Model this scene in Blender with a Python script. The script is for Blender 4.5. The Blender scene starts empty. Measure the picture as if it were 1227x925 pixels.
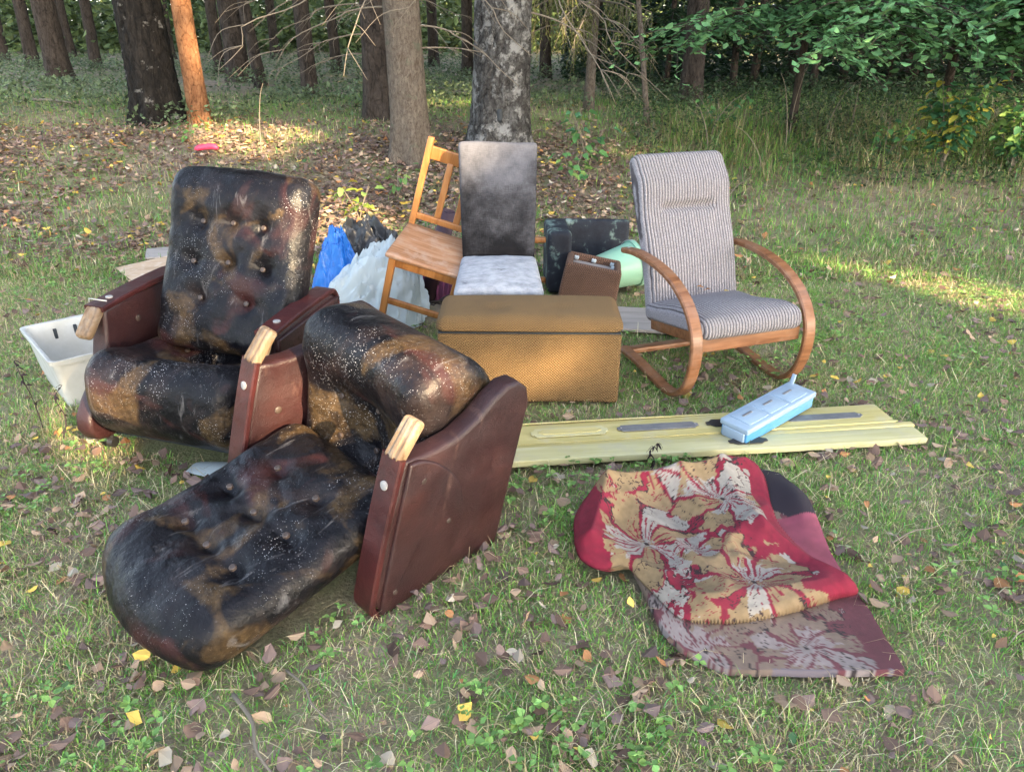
import bpy, bmesh, math, random
import numpy as np
from mathutils import Vector, Matrix

R = math.radians
rng = np.random.default_rng(7)
random.seed(7)
scene = bpy.context.scene
col = scene.collection

# ------------------------------------------------------------------ camera, sky, sun, exposure
CAM_H, PITCH, FPX = 1.55, R(25), 922.0
cam_d = bpy.data.cameras.new('camera')
cam = bpy.data.objects.new('camera', cam_d)
col.objects.link(cam)
cam.location = (0, 0, CAM_H)
cam.rotation_euler = (R(90) - PITCH, 0, 0)
cam_d.sensor_width = 36
cam_d.lens = 36 * FPX / 1227
cam_d.clip_start = 0.05
cam_d.clip_end = 400
scene.camera = cam

SUN_EL, SUN_AZ = R(24), math.atan2(.62, -.78)       # behind the camera, to its right
TO_SUN = Vector((math.sin(SUN_AZ) * math.cos(SUN_EL), math.cos(SUN_AZ) * math.cos(SUN_EL), math.sin(SUN_EL)))
world = bpy.data.worlds.new('World')
scene.world = world
world.use_nodes = True
wn = world.node_tree
bg = wn.nodes['Background']
sky = wn.nodes.new('ShaderNodeTexSky')
sky.sky_type = 'NISHITA'
sky.sun_disc = False
sky.sun_elevation = SUN_EL
sky.sun_rotation = SUN_AZ
sky.air_density = 1.0
sky.dust_density = 2.0
sky.ozone_density = 0.6
hs = wn.nodes.new('ShaderNodeHueSaturation')
hs.inputs['Saturation'].default_value = 0.70
wn.links.new(sky.outputs[0], hs.inputs['Color'])
wn.links.new(hs.outputs[0], bg.inputs[0])
bg.inputs[1].default_value = 0.15
sun_d = bpy.data.lights.new('sun', 'SUN')
sun_d.energy = 4.0
sun_d.angle = R(0.5)
sun_d.color = (1.0, 0.76, 0.46)
sun = bpy.data.objects.new('sun', sun_d)
col.objects.link(sun)
sun.location = (8, -10, 12)
sun.rotation_euler = (-TO_SUN).to_track_quat('-Z', 'Y').to_euler()

vs = scene.view_settings
vs.view_transform = 'Standard'
vs.look = 'None'
vs.exposure = 2.75
vs.gamma = 1.0
vs.use_curve_mapping = False
scene.cycles.max_bounces = 6
scene.cycles.diffuse_bounces = 3
scene.cycles.transparent_max_bounces = 6

# ------------------------------------------------------------------ numeric helpers
def terr(x, y):
    x = np.asarray(x, float); y = np.asarray(y, float)
    t = np.clip((y - 4.8) / 5.5, 0, 1)
    z = .65 * t * t * (3 - 2 * t) + np.maximum(0, .004 * (y - 10))
    w = np.clip((np.hypot(x, y - 3) - 3.2) / 3, 0, 1)
    z = z + w * (.035 * np.sin(x * 1.1 + .5 * y) * np.sin(y * .9 + 1.3) + .02 * np.sin(2.3 * x - y * 1.7))
    return z

def hash3(i, j, k):
    n = (i * 374761393 + j * 668265263 + k * 2147483647 + 1013904223) & 0xffffffff
    n = ((n ^ (n >> 13)) * 1274126177) & 0xffffffff
    return ((n ^ (n >> 16)) & 0xffff) / 65535.0

def vnoise(p):
    p = np.asarray(p, float)
    f = np.floor(p).astype(np.int64); t = p - f; t = t * t * (3 - 2 * t)
    out = 0
    for a in (0, 1):
        for b in (0, 1):
            for c in (0, 1):
                w = (t[..., 0] if a else 1 - t[..., 0]) * (t[..., 1] if b else 1 - t[..., 1]) * (t[..., 2] if c else 1 - t[..., 2])
                out = out + w * hash3(f[..., 0] + a, f[..., 1] + b, f[..., 2] + c)
    return out

def fbm(p, o=4):
    p = np.asarray(p, float); s = 0; a = .5
    for i in range(o):
        s = s + a * vnoise(p * 2 ** i + 17.3 * i); a *= .5
    return s

def n2(x, y, sc, seed=0, o=3):
    return fbm(np.stack([np.asarray(x) * sc, np.asarray(y) * sc, np.full(np.shape(x), seed * 3.7 + .5)], -1), o)

# ------------------------------------------------------------------ materials
class NT:
    def __init__(s, name):
        s.m = bpy.data.materials.new(name); s.m.use_nodes = True
        s.t = s.m.node_tree; s.b = s.t.nodes['Principled BSDF']; s.out = s.t.nodes['Material Output']
        s.tc = None
    def n(s, typ, **kw):
        nd = s.t.nodes.new('ShaderNode' + typ)
        for k, v in kw.items():
            if hasattr(nd, k): setattr(nd, k, v)
        return nd
    def put(s, nd, key, v):
        if isinstance(v, bpy.types.NodeSocket): s.t.links.new(v, nd.inputs[key])
        elif v is not None: nd.inputs[key].default_value = v
    def co(s, scale=None, kind='Object', loc=None, rot=None):
        if s.tc is None: s.tc = s.n('TexCoord')
        o = s.tc.outputs[kind]
        if scale is None and loc is None and rot is None: return o
        mp = s.n('Mapping'); s.put(mp, 'Vector', o)
        if scale is not None: mp.inputs['Scale'].default_value = scale if hasattr(scale, '__len__') else (scale,) * 3
        if loc is not None: mp.inputs['Location'].default_value = loc
        if rot is not None: mp.inputs['Rotation'].default_value = rot
        return mp.outputs[0]
    def noise(s, vec, scale, detail=4, rough=.55, dist=0):
        nd = s.n('TexNoise'); s.put(nd, 'Vector', vec)
        nd.inputs['Scale'].default_value = scale; nd.inputs['Detail'].default_value = detail
        nd.inputs['Roughness'].default_value = rough; nd.inputs['Distortion'].default_value = dist
        return nd.outputs[0]
    def vor(s, vec, scale, out='Distance', feature='F1', rand=1):
        nd = s.n('TexVoronoi', feature=feature); s.put(nd, 'Vector', vec)
        nd.inputs['Scale'].default_value = scale; nd.inputs['Randomness'].default_value = rand
        return nd.outputs[out]
    def ramp(s, fac, stops, interp='LINEAR'):
        nd = s.n('ValToRGB'); s.put(nd, 0, fac); cr = nd.color_ramp; cr.interpolation = interp
        while len(cr.elements) < len(stops): cr.elements.new(.5)
        for e, (p, c) in zip(cr.elements, stops):
            e.position = p
            c = (c, c, c) if not hasattr(c, '__len__') else c
            e.color = (*c[:3], 1)
        return nd.outputs[0]
    def mix(s, fac, a, b, blend='MIX'):
        nd = s.n('MixRGB', blend_type=blend)
        s.put(nd, 0, fac)
        for k, v in ((1, a), (2, b)):
            if isinstance(v, bpy.types.NodeSocket): s.t.links.new(v, nd.inputs[k])
            else: nd.inputs[k].default_value = (*v[:3], 1)
        return nd.outputs[0]
    def math(s, op, a, b=None, c=None):
        nd = s.n('Math', operation=op)
        for i, v in enumerate((a, b, c)):
            if v is not None: s.put(nd, i, v)
        return nd.outputs[0]
    def bump(s, h, strength=.4, dist=.01, normal=None):
        nd = s.n('Bump'); s.put(nd, 'Height', h)
        nd.inputs['Strength'].default_value = strength; nd.inputs['Distance'].default_value = dist
        if normal is not None: s.put(nd, 'Normal', normal)
        return nd.outputs[0]
    def fin(s, color=None, rough=None, normal=None, **kw):
        b = s.b
        if color is not None:
            if isinstance(color, bpy.types.NodeSocket): s.t.links.new(color, b.inputs['Base Color'])
            else: b.inputs['Base Color'].default_value = (*color[:3], 1)
        if rough is not None: s.put(b, 'Roughness', rough)
        if normal is not None: s.put(b, 'Normal', normal)
        for k, v in kw.items(): s.put(b, k.replace('_', ' '), v)
        return s.m
    def leafy(s, color, rough=.55, trans=.3, normal=None):
        s.fin(color, rough, normal)
        tr = s.n('BsdfTranslucent'); mx = s.n('MixShader')
        if isinstance(color, bpy.types.NodeSocket): s.t.links.new(color, tr.inputs[0])
        else: tr.inputs[0].default_value = (*color, 1)
        mx.inputs[0].default_value = trans
        s.t.links.new(s.b.outputs[0], mx.inputs[1]); s.t.links.new(tr.outputs[0], mx.inputs[2])
        s.t.links.new(mx.outputs[0], s.out.inputs[0])
        return s.m

def m_attr(name, rough=.6, trans=.25, spec=.3):
    n = NT(name); a = n.n('Attribute', attribute_name='Col')
    n.b.inputs['Specular IOR Level'].default_value = spec
    return n.leafy(a.outputs['Color'], rough, trans) if trans else n.fin(a.outputs['Color'], rough)

M = {}
def build_materials():
    # ground soil and moss
    n = NT('soil'); c = n.co()
    a = n.noise(c, 1.3, 5, .6); b = n.noise(c, 14, 5, .7); d = n.noise(c, 90, 3, .7)
    base = n.ramp(b, [(.3, (.12, .09, .062)), (.5, (.26, .20, .14)), (.7, (.40, .32, .23))])
    gr = n.ramp(d, [(.3, (.11, .12, .05)), (.7, (.26, .27, .12))])
    k = n.mix(n.ramp(a, [(.42, 0), (.58, 1)]), base, gr)
    M['soil'] = n.fin(k, .9, n.bump(n.math('ADD', b, d), .7, .03))
    # velvet with camouflage patches, scratches and white mould specks
    n = NT('velvet'); c = n.co(loc=(3.1, 1.7, .4)); c2 = n.co(loc=(8.2, 2.3, 5.5), rot=(.4, .9, .3)); c3 = n.co(loc=(1.3, 7.7, 3.1), rot=(.8, .2, 1.1))
    k = n.ramp(n.noise(c, 26, 3), [(.3, (.002, .002, .003)), (.7, (.005, .0045, .0065))])
    k = n.mix(n.ramp(n.noise(c3, 4.0, 3, .45, .9), [(.56, 0), (.66, .75)]), k, (.042, .014, .013))
    k = n.mix(n.ramp(n.noise(c2, 4.6, 4, .5, .6), [(.555, 0), (.635, .8)]), k, n.ramp(n.noise(c, 60, 3), [(.3, (.028, .017, .008)), (.7, (.085, .053, .024))]))
    k = n.mix(n.ramp(n.noise(c3, 2.6, 5, .65, .8), [(.52, 0), (.72, .45)]), k, (.065, .042, .036))
    st = n.noise(n.co(scale=(7, 3, 1.6), rot=(.5, .7, .9)), 3.2, 6, .65, 1.2)
    k = n.mix(n.ramp(n.noise(c, 2.4, 3), [(.54, 0), (.78, .4)]), k, (.04, .038, .044))
    k = n.mix(n.ramp(st, [(.60, 0), (.74, .4)]), k, (.22, .21, .21))
    dens = n.ramp(n.noise(c2, 3.4, 4, .6), [(.44, .12), (.74, 1)])
    sp = n.vor(c, 150); sp2 = n.vor(c2, 80)
    r1 = n.math('LESS_THAN', sp, n.math('MULTIPLY', dens, .27))
    pick = n.math('GREATER_THAN', n.vor(c2, 80, 'Color'), .55)
    r2 = n.math('MULTIPLY', n.math('LESS_THAN', sp2, n.math('MULTIPLY', dens, .21)), pick)
    k = n.mix(n.math('MULTIPLY', n.math('MAXIMUM', r1, r2), .8), k, (.46, .45, .46))
    nm = n.bump(n.noise(c, 320, 2), .25, .003, n.bump(n.noise(c2, 9, 4, .6), .5, .03))
    M['velvet'] = n.fin(k, n.ramp(n.noise(c3, 5), [(.3, .32), (.7, .55)]), nm, Specular_IOR_Level=.22)
    # burgundy leatherette
    n = NT('leatherette'); c = n.co()
    k = n.ramp(n.noise(c, 5, 5, .6), [(.3, (.017, .006, .007)), (.55, (.030, .010, .010)), (.75, (.050, .016, .0135))])
    k = n.mix(n.ramp(n.noise(n.co(scale=(1, 1, 4)), 6, 5, .7), [(.60, 0), (.74, .28)]), k, (.15, .085, .065))
    k = n.mix(n.math('MULTIPLY', n.math('LESS_THAN', n.vor(c, 70), n.math('MULTIPLY', n.ramp(n.noise(c, 6, 3), [(.45, 0), (.7, 1)]), .10)), .5), k, (.35, .3, .28))
    g = n.vor(c, 330, feature='SMOOTH_F1')
    M['leather'] = n.fin(k, n.ramp(n.noise(c, 9), [(.3, .34), (.7, .55)]), n.bump(g, .35, .004, n.bump(n.noise(c, 7, 4), .4, .02)))
    n = NT('leatherette_red'); c = n.co()
    k = n.ramp(n.noise(c, 8, 5, .6), [(.3, (.032, .008, .0085)), (.6, (.062, .014, .013)), (.8, (.095, .026, .021))])
    M['leather_red'] = n.fin(k, n.ramp(n.noise(c, 11), [(.3, .3), (.7, .5)]), n.bump(n.vor(c, 330, feature='SMOOTH_F1'), .25, .003, n.bump(n.noise(c, 9, 4), .4, .015)))
    # woods
    def wood(name, dark, mid, light, axis, sc=1, rough=.5, wear=None):
        n = NT(name); s = [22 * sc] * 3; s[axis] = 1.6 * sc
        v = n.co(scale=s)
        g = n.noise(v, 1.6, 6, .6, .8)
        k = n.ramp(g, [(.28, dark), (.5, mid), (.72, light)])
        if wear: k = n.mix(n.ramp(n.noise(n.co(), 11, 5, .65), [(.5, 0), (.68, .8)]), k, wear)
        M[name] = n.fin(k, rough, n.bump(g, .25, .004))
    wood('wood_grip', (.075, .042, .02), (.17, .11, .06), (.25, .18, .11), 1, 1, .6, (.21, .19, .16))
    wood('bentwood', (.10, .038, .016), (.20, .085, .037), (.27, .13, .062), 0, 1.2, .38, (.23, .13, .08))
    wood('pine_wood', (.21, .075, .02), (.32, .13, .036), (.39, .18, .06), 2, 1, .42)
    wood('pine_seat', (.16, .075, .03), (.29, .15, .08), (.36, .23, .15), 0, 1, .5, (.36, .26, .20))
    wood('plank_paint', (.34, .29, .10), (.44, .38, .155), (.49, .43, .20), 0, .7, .6, (.42, .38, .23))
    wood('plank_pale', (.36, .33, .15), (.45, .42, .22), (.50, .47, .28), 0, .8, .6, (.40, .37, .24))
    wood('plywood', (.33, .22, .13), (.45, .32, .21), (.52, .40, .28), 0, .6, .7, (.56, .47, .37))
    wood('grey_board', (.20, .18, .16), (.30, .27, .25), (.38, .35, .32), 0, .7, .8)
    # grey ribbed upholstery
    n = NT('rib_fabric'); c = n.co()
    sx = n.n('SeparateXYZ'); n.put(sx, 0, c)
    wob = n.math('MULTIPLY', n.math('SUBTRACT', n.noise(n.co(scale=(1, 2, 2)), 9, 3), .5), .006)
    wv = n.math('SINE', n.math('MULTIPLY', n.math('ADD', sx.outputs[0], wob), 2 * math.pi / .0150))
    h = n.math('ADD', n.math('MULTIPLY', wv, .5), .5)
    mot = n.noise(n.co(scale=(1, 1, 1)), 210, 3, .7)
    lt = n.ramp(mot, [(.32, (.15, .14, .15)), (.55, (.28, .262, .275)), (.72, (.41, .385, .40))])
    k = n.mix(n.ramp(h, [(.05, 1), (.28, 0)]), lt, (.055, .048, .054))
    k = n.mix(n.ramp(n.noise(c, 3.5, 4), [(.5, 0), (.75, .3)]), k, (.16, .145, .13))
    M['rib'] = n.fin(k, .95, n.bump(n.math('ADD', h, n.math('MULTIPLY', mot, .5)), .9, .006))
    # mustard woven cover
    def weave(name, dark, light, p):
        n = NT(name); c = n.co(); sx = n.n('SeparateXYZ'); n.put(sx, 0, c)
        def tri(e): return n.math('PINGPONG', e, .5)
        yz = n.math('ADD', sx.outputs[1], sx.outputs[2])
        a = n.math('MULTIPLY', sx.outputs[0], 1 / p); b = n.math('MULTIPLY', yz, 1 / p)
        w = n.math('ADD', tri(n.math('ADD', a, b)), tri(n.math('SUBTRACT', a, b)))
        fz = n.noise(c, 260, 3, .7)
        hh = n.math('ADD', w, n.math('MULTIPLY', fz, .35))
        k = n.ramp(hh, [(.35, dark), (.95, light)])
        k = n.mix(n.ramp(n.noise(c, 4, 4), [(.45, 0), (.75, .35)]), k, tuple(.55 * q for q in dark))
        M[name] = n.fin(k, .92, n.bump(hh, .8, .006))
    weave('mustard', (.080, .042, .013), (.21, .125, .045), .013)
    weave('brown_weave', (.06, .03, .018), (.155, .082, .05), .014)
    # worn dark upholstery with white mildew
    n = NT('mildew_black'); c = n.co()
    k = n.ramp(n.noise(c, 20, 4), [(.3, (.003, .003, .004)), (.7, (.008, .0075, .009))])
    sz = n.n('SeparateXYZ'); n.put(sz, 0, c)
    thr = n.noise(n.co(scale=(9, 9, 70)), 5, 3, .7); thr2 = n.noise(n.co(scale=(70, 9, 9)), 5, 3, .7)
    up = n.math('MULTIPLY', n.math('SUBTRACT', sz.outputs[2], .62), .75)
    msk = n.math('ADD', n.math('ADD', n.noise(c, 5.5, 5, .6), up), n.math('MULTIPLY', n.math('ADD', thr, thr2), .22))
    k = n.mix(n.ramp(n.math('MULTIPLY', msk, .6), [(.38, 0), (.47, .12), (.57, .36), (.68, .6)]), k, (.20, .20, .225))
    M['mildew_black'] = n.fin(k, .8, n.bump(thr, .5, .005), Specular_IOR_Level=.2)
    n = NT('mildew_white'); c = n.co()
    k = n.ramp(n.noise(n.co(scale=(1, 2, 1)), 16, 6, .7), [(.26, (.05, .05, .06)), (.36, (.20, .215, .24)), (.6, (.33, .345, .375))])
    M['mildew_white'] = n.fin(k, .85, n.bump(n.noise(c, 60, 5, .7), .5, .006))
    n = NT('mildew_green'); c = n.co()
    k = n.ramp(n.noise(c, 9, 6, .65), [(.38, (.015, .016, .022)), (.55, (.022, .026, .034)), (.62, (.12, .17, .15)), (.75, (.28, .34, .32))])
    M['mildew_green'] = n.fin(k, .7, n.bump(n.noise(c, 50, 5), .4, .006), Specular_IOR_Level=.2)
    # plastics
    def plastic(name, base, dirt, rough=.4, amt=.6, sc=6, trans=0):
        n = NT(name); c = n.co()
        k = n.mix(n.ramp(n.noise(c, sc, 6, .65), [(.45, 0), (.72, amt)]), base, dirt)
        M[name] = n.fin(k, n.ramp(n.noise(c, 12), [(.3, rough), (.7, rough + .25)]), n.bump(n.noise(c, 40, 4), .12, .004))
    plastic('white_plastic', (.46, .46, .43), (.33, .31, .26), .4)
    plastic('mint_plastic', (.23, .44, .32), (.32, .42, .33), .35)
    plastic('green_plastic', (.02, .12, .06), (.02, .05, .03), .35)
    plastic('purple_plastic', (.24, .065, .15), (.12, .05, .085), .35)
    plastic('dark_purple', (.035, .012, .022), (.07, .04, .05), .5)
    plastic('blue_bag', (.012, .15, .52), (.015, .10, .34), .3, .4)
    plastic('pale_bag', (.40, .46, .48), (.29, .36, .40), .28, .5)
    plastic('black_film', (.014, .014, .015), (.06, .055, .05), .22, .5)
    plastic('box_blue', (.07, .25, .46), (.16, .30, .44), .35)
    plastic('box_lid', (.26, .35, .44), (.20, .26, .32), .35)
    plastic('pink_plastic', (.65, .04, .10), (.5, .03, .08), .4)
    plastic('black_metal', (.012, .012, .013), (.05, .045, .04), .35)
    plastic('plate_metal', (.12, .125, .135), (.22, .22, .21), .4, .7, 14)
    plastic('steel', (.30, .29, .28), (.16, .12, .09), .35)
    M['button'] = NT('button').fin((.05, .035, .028), .5)
    M['slot'] = NT('slot').fin((.02, .025, .03), .7)
    # bark
    def bark(name, a, b, c3, sc, zs, lich=None, lt=.55):
        n = NT(name); v = n.co(scale=(1, 1, zs))
        e = n.vor(n.mix(.12, v, n.noise(v, sc*.5, 4), 'ADD'), sc, feature='DISTANCE_TO_EDGE'); f = n.noise(v, sc * 1.1, 8, .75, .6)
        h = n.math('ADD', n.math('MULTIPLY', n.math('MINIMUM', e, .08), .8), n.math('MULTIPLY', f, .55))
        k = n.ramp(h, [(.22, a), (.32, b), (.42, c3)])
        if lich: k = n.mix(n.ramp(n.noise(n.co(), 5.5, 6, .7), [(lt, 0), (lt + .08, .9)]), k, lich)
        M[name] = n.fin(k, .95, n.bump(h, 1.0, .09), Specular_IOR_Level=.2)
    bark('bark_pine', (.015, .012, .010), (.048, .038, .031), (.088, .070, .058), 16, .35)
    bark('bark_orange', (.075, .03, .012), (.22, .10, .045), (.31, .16, .08), 14, .5)
    bark('bark_spruce', (.075, .056, .042), (.15, .122, .096), (.22, .19, .155), 34, .45, (.12, .13, .09), .6)
    bark('bark_birch_dark', (.004, .004, .004), (.014, .012, .010), (.032, .027, .023), 12, .3, (.24, .23, .21), .60)
    bark('bark_birch_rough', (.015, .014, .013), (.055, .052, .050), (.14, .14, .134), 15, .6, (.29, .29, .28), .52)
    bark('bark_far', (.015, .012, .010), (.045, .036, .03), (.075, .06, .05), 12, .4)
    M['twig'] = NT('twig').fin((.15, .125, .095), .9)
    M['twig_dark'] = NT('twig_dark').fin((.035, .026, .022), .9)
    M['grass'] = m_attr('grass', .55, .3)
    M['leaf'] = m_attr('leaf', .55, .3)
    M['litter'] = m_attr('litter', .7, .12)
    M['rug'] = (lambda n: n.fin(n.n('Attribute', attribute_name='Col').outputs['Color'], .95, n.bump(n.noise(n.co(), 420, 3, .7), .7, .006)))(NT('rug_pile'))
build_materials()

# ------------------------------------------------------------------ mesh helpers
def mk(name, V, Fc, mat=None, parent=None, smooth=True, cols=None, sharp=None):
    me = bpy.data.meshes.new(name)
    V = np.asarray(V, np.float32)
    if isinstance(Fc, np.ndarray):
        m, k = Fc.shape
        me.vertices.add(len(V)); me.vertices.foreach_set('co', V.ravel())
        me.loops.add(m * k); me.loops.foreach_set('vertex_index', Fc.astype(np.int32).ravel())
        me.polygons.add(m); me.polygons.foreach_set('loop_start', np.arange(0, m * k, k, dtype=np.int32))
        me.update(calc_edges=True)
    else:
        me.from_pydata(V.tolist(), [], [list(map(int, f)) for f in Fc]); me.update()
    me.polygons.foreach_set('use_smooth', np.full(len(me.polygons), bool(smooth)))
    if sharp is not None and smooth: me.set_sharp_from_angle(angle=R(sharp))
    if cols is not None:
        a = me.color_attributes.new('Col', 'FLOAT_COLOR', 'POINT')
        c = np.ones((len(V), 4), np.float32); c[:, :3] = cols
        a.data.foreach_set('color', c.ravel())
    if mat: me.materials.append(M[mat])
    o = bpy.data.objects.new(name, me); col.objects.link(o)
    if parent is not None: o.parent = parent
    return o

def tag(o, label=None, cat=None, group=None, kind=None):
    for k, v in (('label', label), ('category', cat), ('group', group), ('kind', kind)):
        if v: o[k] = v
    return o

def empty(name, loc, rot=(0, 0, 0), label=None, cat=None, group=None):
    o = bpy.data.objects.new(name, None); col.objects.link(o)
    o.location = loc; o.rotation_euler = rot; o.empty_display_size = .1
    return tag(o, label, cat, group)

def copy_tree(o, parent=None):
    c = o.copy(); col.objects.link(c); c.parent = parent
    for ch in list(o.children): copy_tree(ch, c)
    return c

def softbox(h, r, n=(8, 8, 8), k=3, disp=None):
    """rounded box (half sizes h, radius r); disp(V)->V reshapes it. returns V, F"""
    ax = []
    for i in range(3):
        ri = min(r, h[i] * .999)
        a = np.concatenate([-h[i] + ri * (1 - np.cos(np.linspace(0, math.pi / 2, k + 1)))[:-1] if False else np.linspace(-h[i], -h[i] + ri, k + 1)[:-1],
                            np.linspace(-h[i] + ri, h[i] - ri, n[i] + 1), np.linspace(h[i] - ri, h[i], k + 1)[1:]])
        ax.append(a)
    idx = {}; V = []; Fc = []
    def vid(p):
        key = (round(p[0], 6), round(p[1], 6), round(p[2], 6))
        if key not in idx: idx[key] = len(V); V.append(p)
        return idx[key]
    for d in range(3):
        u, v = (d + 1) % 3, (d + 2) % 3
        for s in (-1, 1):
            A, B = ax[u], ax[v]
            g = [[None] * len(B) for _ in A]
            for i, a in enumerate(A):
                for j, b in enumerate(B):
                    p = [0, 0, 0]; p[d] = s * h[d]; p[u] = a; p[v] = b
                    g[i][j] = vid(tuple(p))
            for i in range(len(A) - 1):
                for j in range(len(B) - 1):
                    q = (g[i][j], g[i + 1][j], g[i + 1][j + 1], g[i][j + 1])
                    Fc.append(q if s > 0 else q[::-1])
    V = np.array(V); hh = np.array(h); rr = np.minimum(r, hh * .999)
    inner = np.clip(V, -(hh - rr), hh - rr); dv = V - inner
    dn = dv / rr; L = np.linalg.norm(dn, axis=1, keepdims=True); L[L == 0] = 1
    # map cube corner regions to a round fillet
    mx = np.abs(dn).max(axis=1, keepdims=True)
    V = inner + dv / L * mx
    if disp is not None: V = disp(V)
    return V, np.array(Fc)

def prism(out, th, bev=.006, seg=2):
    """extrude a 2-D outline (list of (a,b)) along the third axis, centred; returns V (a,b,t), F"""
    bm = bmesh.new()
    vs_ = [bm.verts.new((a, b, -th / 2)) for a, b in out]
    f = bm.faces.new(vs_)
    r = bmesh.ops.extrude_face_region(bm, geom=[f])
    bmesh.ops.translate(bm, verts=[v for v in r['geom'] if isinstance(v, bmesh.types.BMVert)], vec=(0, 0, th))
    if bev:
        ed = [e for e in bm.edges if abs(e.verts[0].co.z - e.verts[1].co.z) < 1e-6]
        bmesh.ops.bevel(bm, geom=ed, offset=bev, segments=seg, affect='EDGES', profile=.5)
    bmesh.ops.recalc_face_normals(bm, faces=bm.faces)
    bm.verts.index_update()
    V = np.array([v.co[:] for v in bm.verts]); Fc = [[v.index for v in f.verts] for f in bm.faces]
    bm.free()
    return V, Fc

def tube(pts, rad, k=8, cap=True):
    pts = np.asarray(pts, float); m = len(pts)
    rad = np.broadcast_to(np.asarray(rad, float), (m,))
    V = []; up = np.array([0, 0, 1.0])
    T = np.gradient(pts, axis=0); T /= np.linalg.norm(T, axis=1, keepdims=True) + 1e-9
    n0 = np.cross(T[0], up if abs(T[0][2]) < .9 else np.array([1.0, 0, 0])); n0 /= np.linalg.norm(n0)
    for i in range(m):
        n0 = n0 - T[i] * np.dot(n0, T[i]); n0 /= np.linalg.norm(n0) + 1e-9
        b = np.cross(T[i], n0)
        for j in range(k):
            a = 2 * math.pi * j / k
            V.append(pts[i] + rad[i] * (math.cos(a) * n0 + math.sin(a) * b))
    Fc = [(i * k + j, i * k + (j + 1) % k, (i + 1) * k + (j + 1) % k, (i + 1) * k + j) for i in range(m - 1) for j in range(k)]
    if cap: Fc += [tuple(range(k))[::-1], tuple(range((m - 1) * k, m * k))]
    return np.array(V), Fc

def sweep_rect(path, side, w, t):
    """rectangular band swept along a path in a plane whose normal is `side` (w along side, t in plane), edges eased"""
    path = np.asarray(path, float); side = np.asarray(side, float)
    T = np.gradient(path, axis=0); T /= np.linalg.norm(T, axis=1, keepdims=True)
    N = np.cross(T, side); e = .22 * t
    prof = [(-w/2+e, -t/2), (w/2-e, -t/2), (w/2, -t/2+e), (w/2, t/2-e), (w/2-e, t/2), (-w/2+e, t/2), (-w/2, t/2-e), (-w/2, -t/2+e)]
    V = [path[i] + a * side + b * N[i] for i in range(len(path)) for a, b in prof]; k = 8; m = len(path)
    Fc = [(i*k+j, i*k+(j+1) % k, (i+1)*k+(j+1) % k, (i+1)*k+j) for i in range(m-1) for j in range(k)]
    Fc += [tuple(range(k))[::-1], tuple(range((m-1)*k, m*k))]
    return np.array(V), Fc

def spline(ctrl, n=60):
    c = np.asarray(ctrl, float); m = len(c); P_ = np.vstack([2*c[0]-c[1], c, 2*c[-1]-c[-2]]); out = []
    for q in np.linspace(0, m - 1 - 1e-6, n):
        i = int(q); t = q - i; a, b, d, e = P_[i], P_[i+1], P_[i+2], P_[i+3]
        out.append(.5*((2*b)+(-a+d)*t+(2*a-5*b+4*d-e)*t*t+(-a+3*b-3*d+e)*t**3))
    return np.array(out)

def join(parts):
    Vs, Fs, o = [], [], 0
    for V, Fc in parts:
        Vs.append(np.asarray(V)); Fs += [[int(q) + o for q in f] for f in Fc]; o += len(V)
    return np.vstack(Vs), Fs

def smooth_out(out, n=80):
    c = np.asarray(out + [out[0]], float)
    p = spline(np.hstack([c, np.zeros((len(c), 1))]), n + 1)[:-1, :2]
    return [tuple(q) for q in p]

def rot_to(V, R3, t=(0, 0, 0)):
    return np.asarray(V) @ np.asarray(R3).T + np.asarray(t)
def rx(a): c, s = math.cos(a), math.sin(a); return np.array([[1,0,0],[0,c,-s],[0,s,c]])
def ry(a): c, s = math.cos(a), math.sin(a); return np.array([[c,0,s],[0,1,0],[-s,0,c]])
def rz(a): c, s = math.cos(a), math.sin(a); return np.array([[c,-s,0],[s,c,0],[0,0,1]])
def disc(c, r, axis, t=.008, k=12):
    c = np.asarray(c, float); a = np.asarray(axis, float); a /= np.linalg.norm(a)
    return tube([c - a*t*.5, c + a*t*.25, c + a*t*.5], [r, r, r*.72], k)

# ------------------------------------------------------------------ ground
def ground():
    def axis(lo, hi, a, b, fine, coarse):
        v = list(np.arange(a, b, fine)); s = fine; x = a
        while x > lo: s = min(s*1.12, coarse); x -= s; v.insert(0, x)
        s = fine; x = v[-1]
        while x < hi: s = min(s*1.12, coarse); x += s; v.append(x)
        return np.array(v)
    X = axis(-70, 70, -4, 5, .06, 5); Y = axis(-60, 110, .8, 9, .06, 5)
    gx, gy = np.meshgrid(X, Y)
    z = terr(gx, gy) - .012 + .03 * (n2(gx, gy, 5, 3) - .5)
    nx, ny = len(X), len(Y)
    i = np.arange(nx*ny).reshape(ny, nx)
    Fc = np.stack([i[:-1,:-1], i[:-1,1:], i[1:,1:], i[1:,:-1]], -1).reshape(-1, 4)
    tag(mk('ground', np.stack([gx, gy, z], -1).reshape(-1, 3), Fc, 'soil'), 'mossy forest clearing floor of brown soil', 'ground', kind='structure')
ground()

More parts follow.
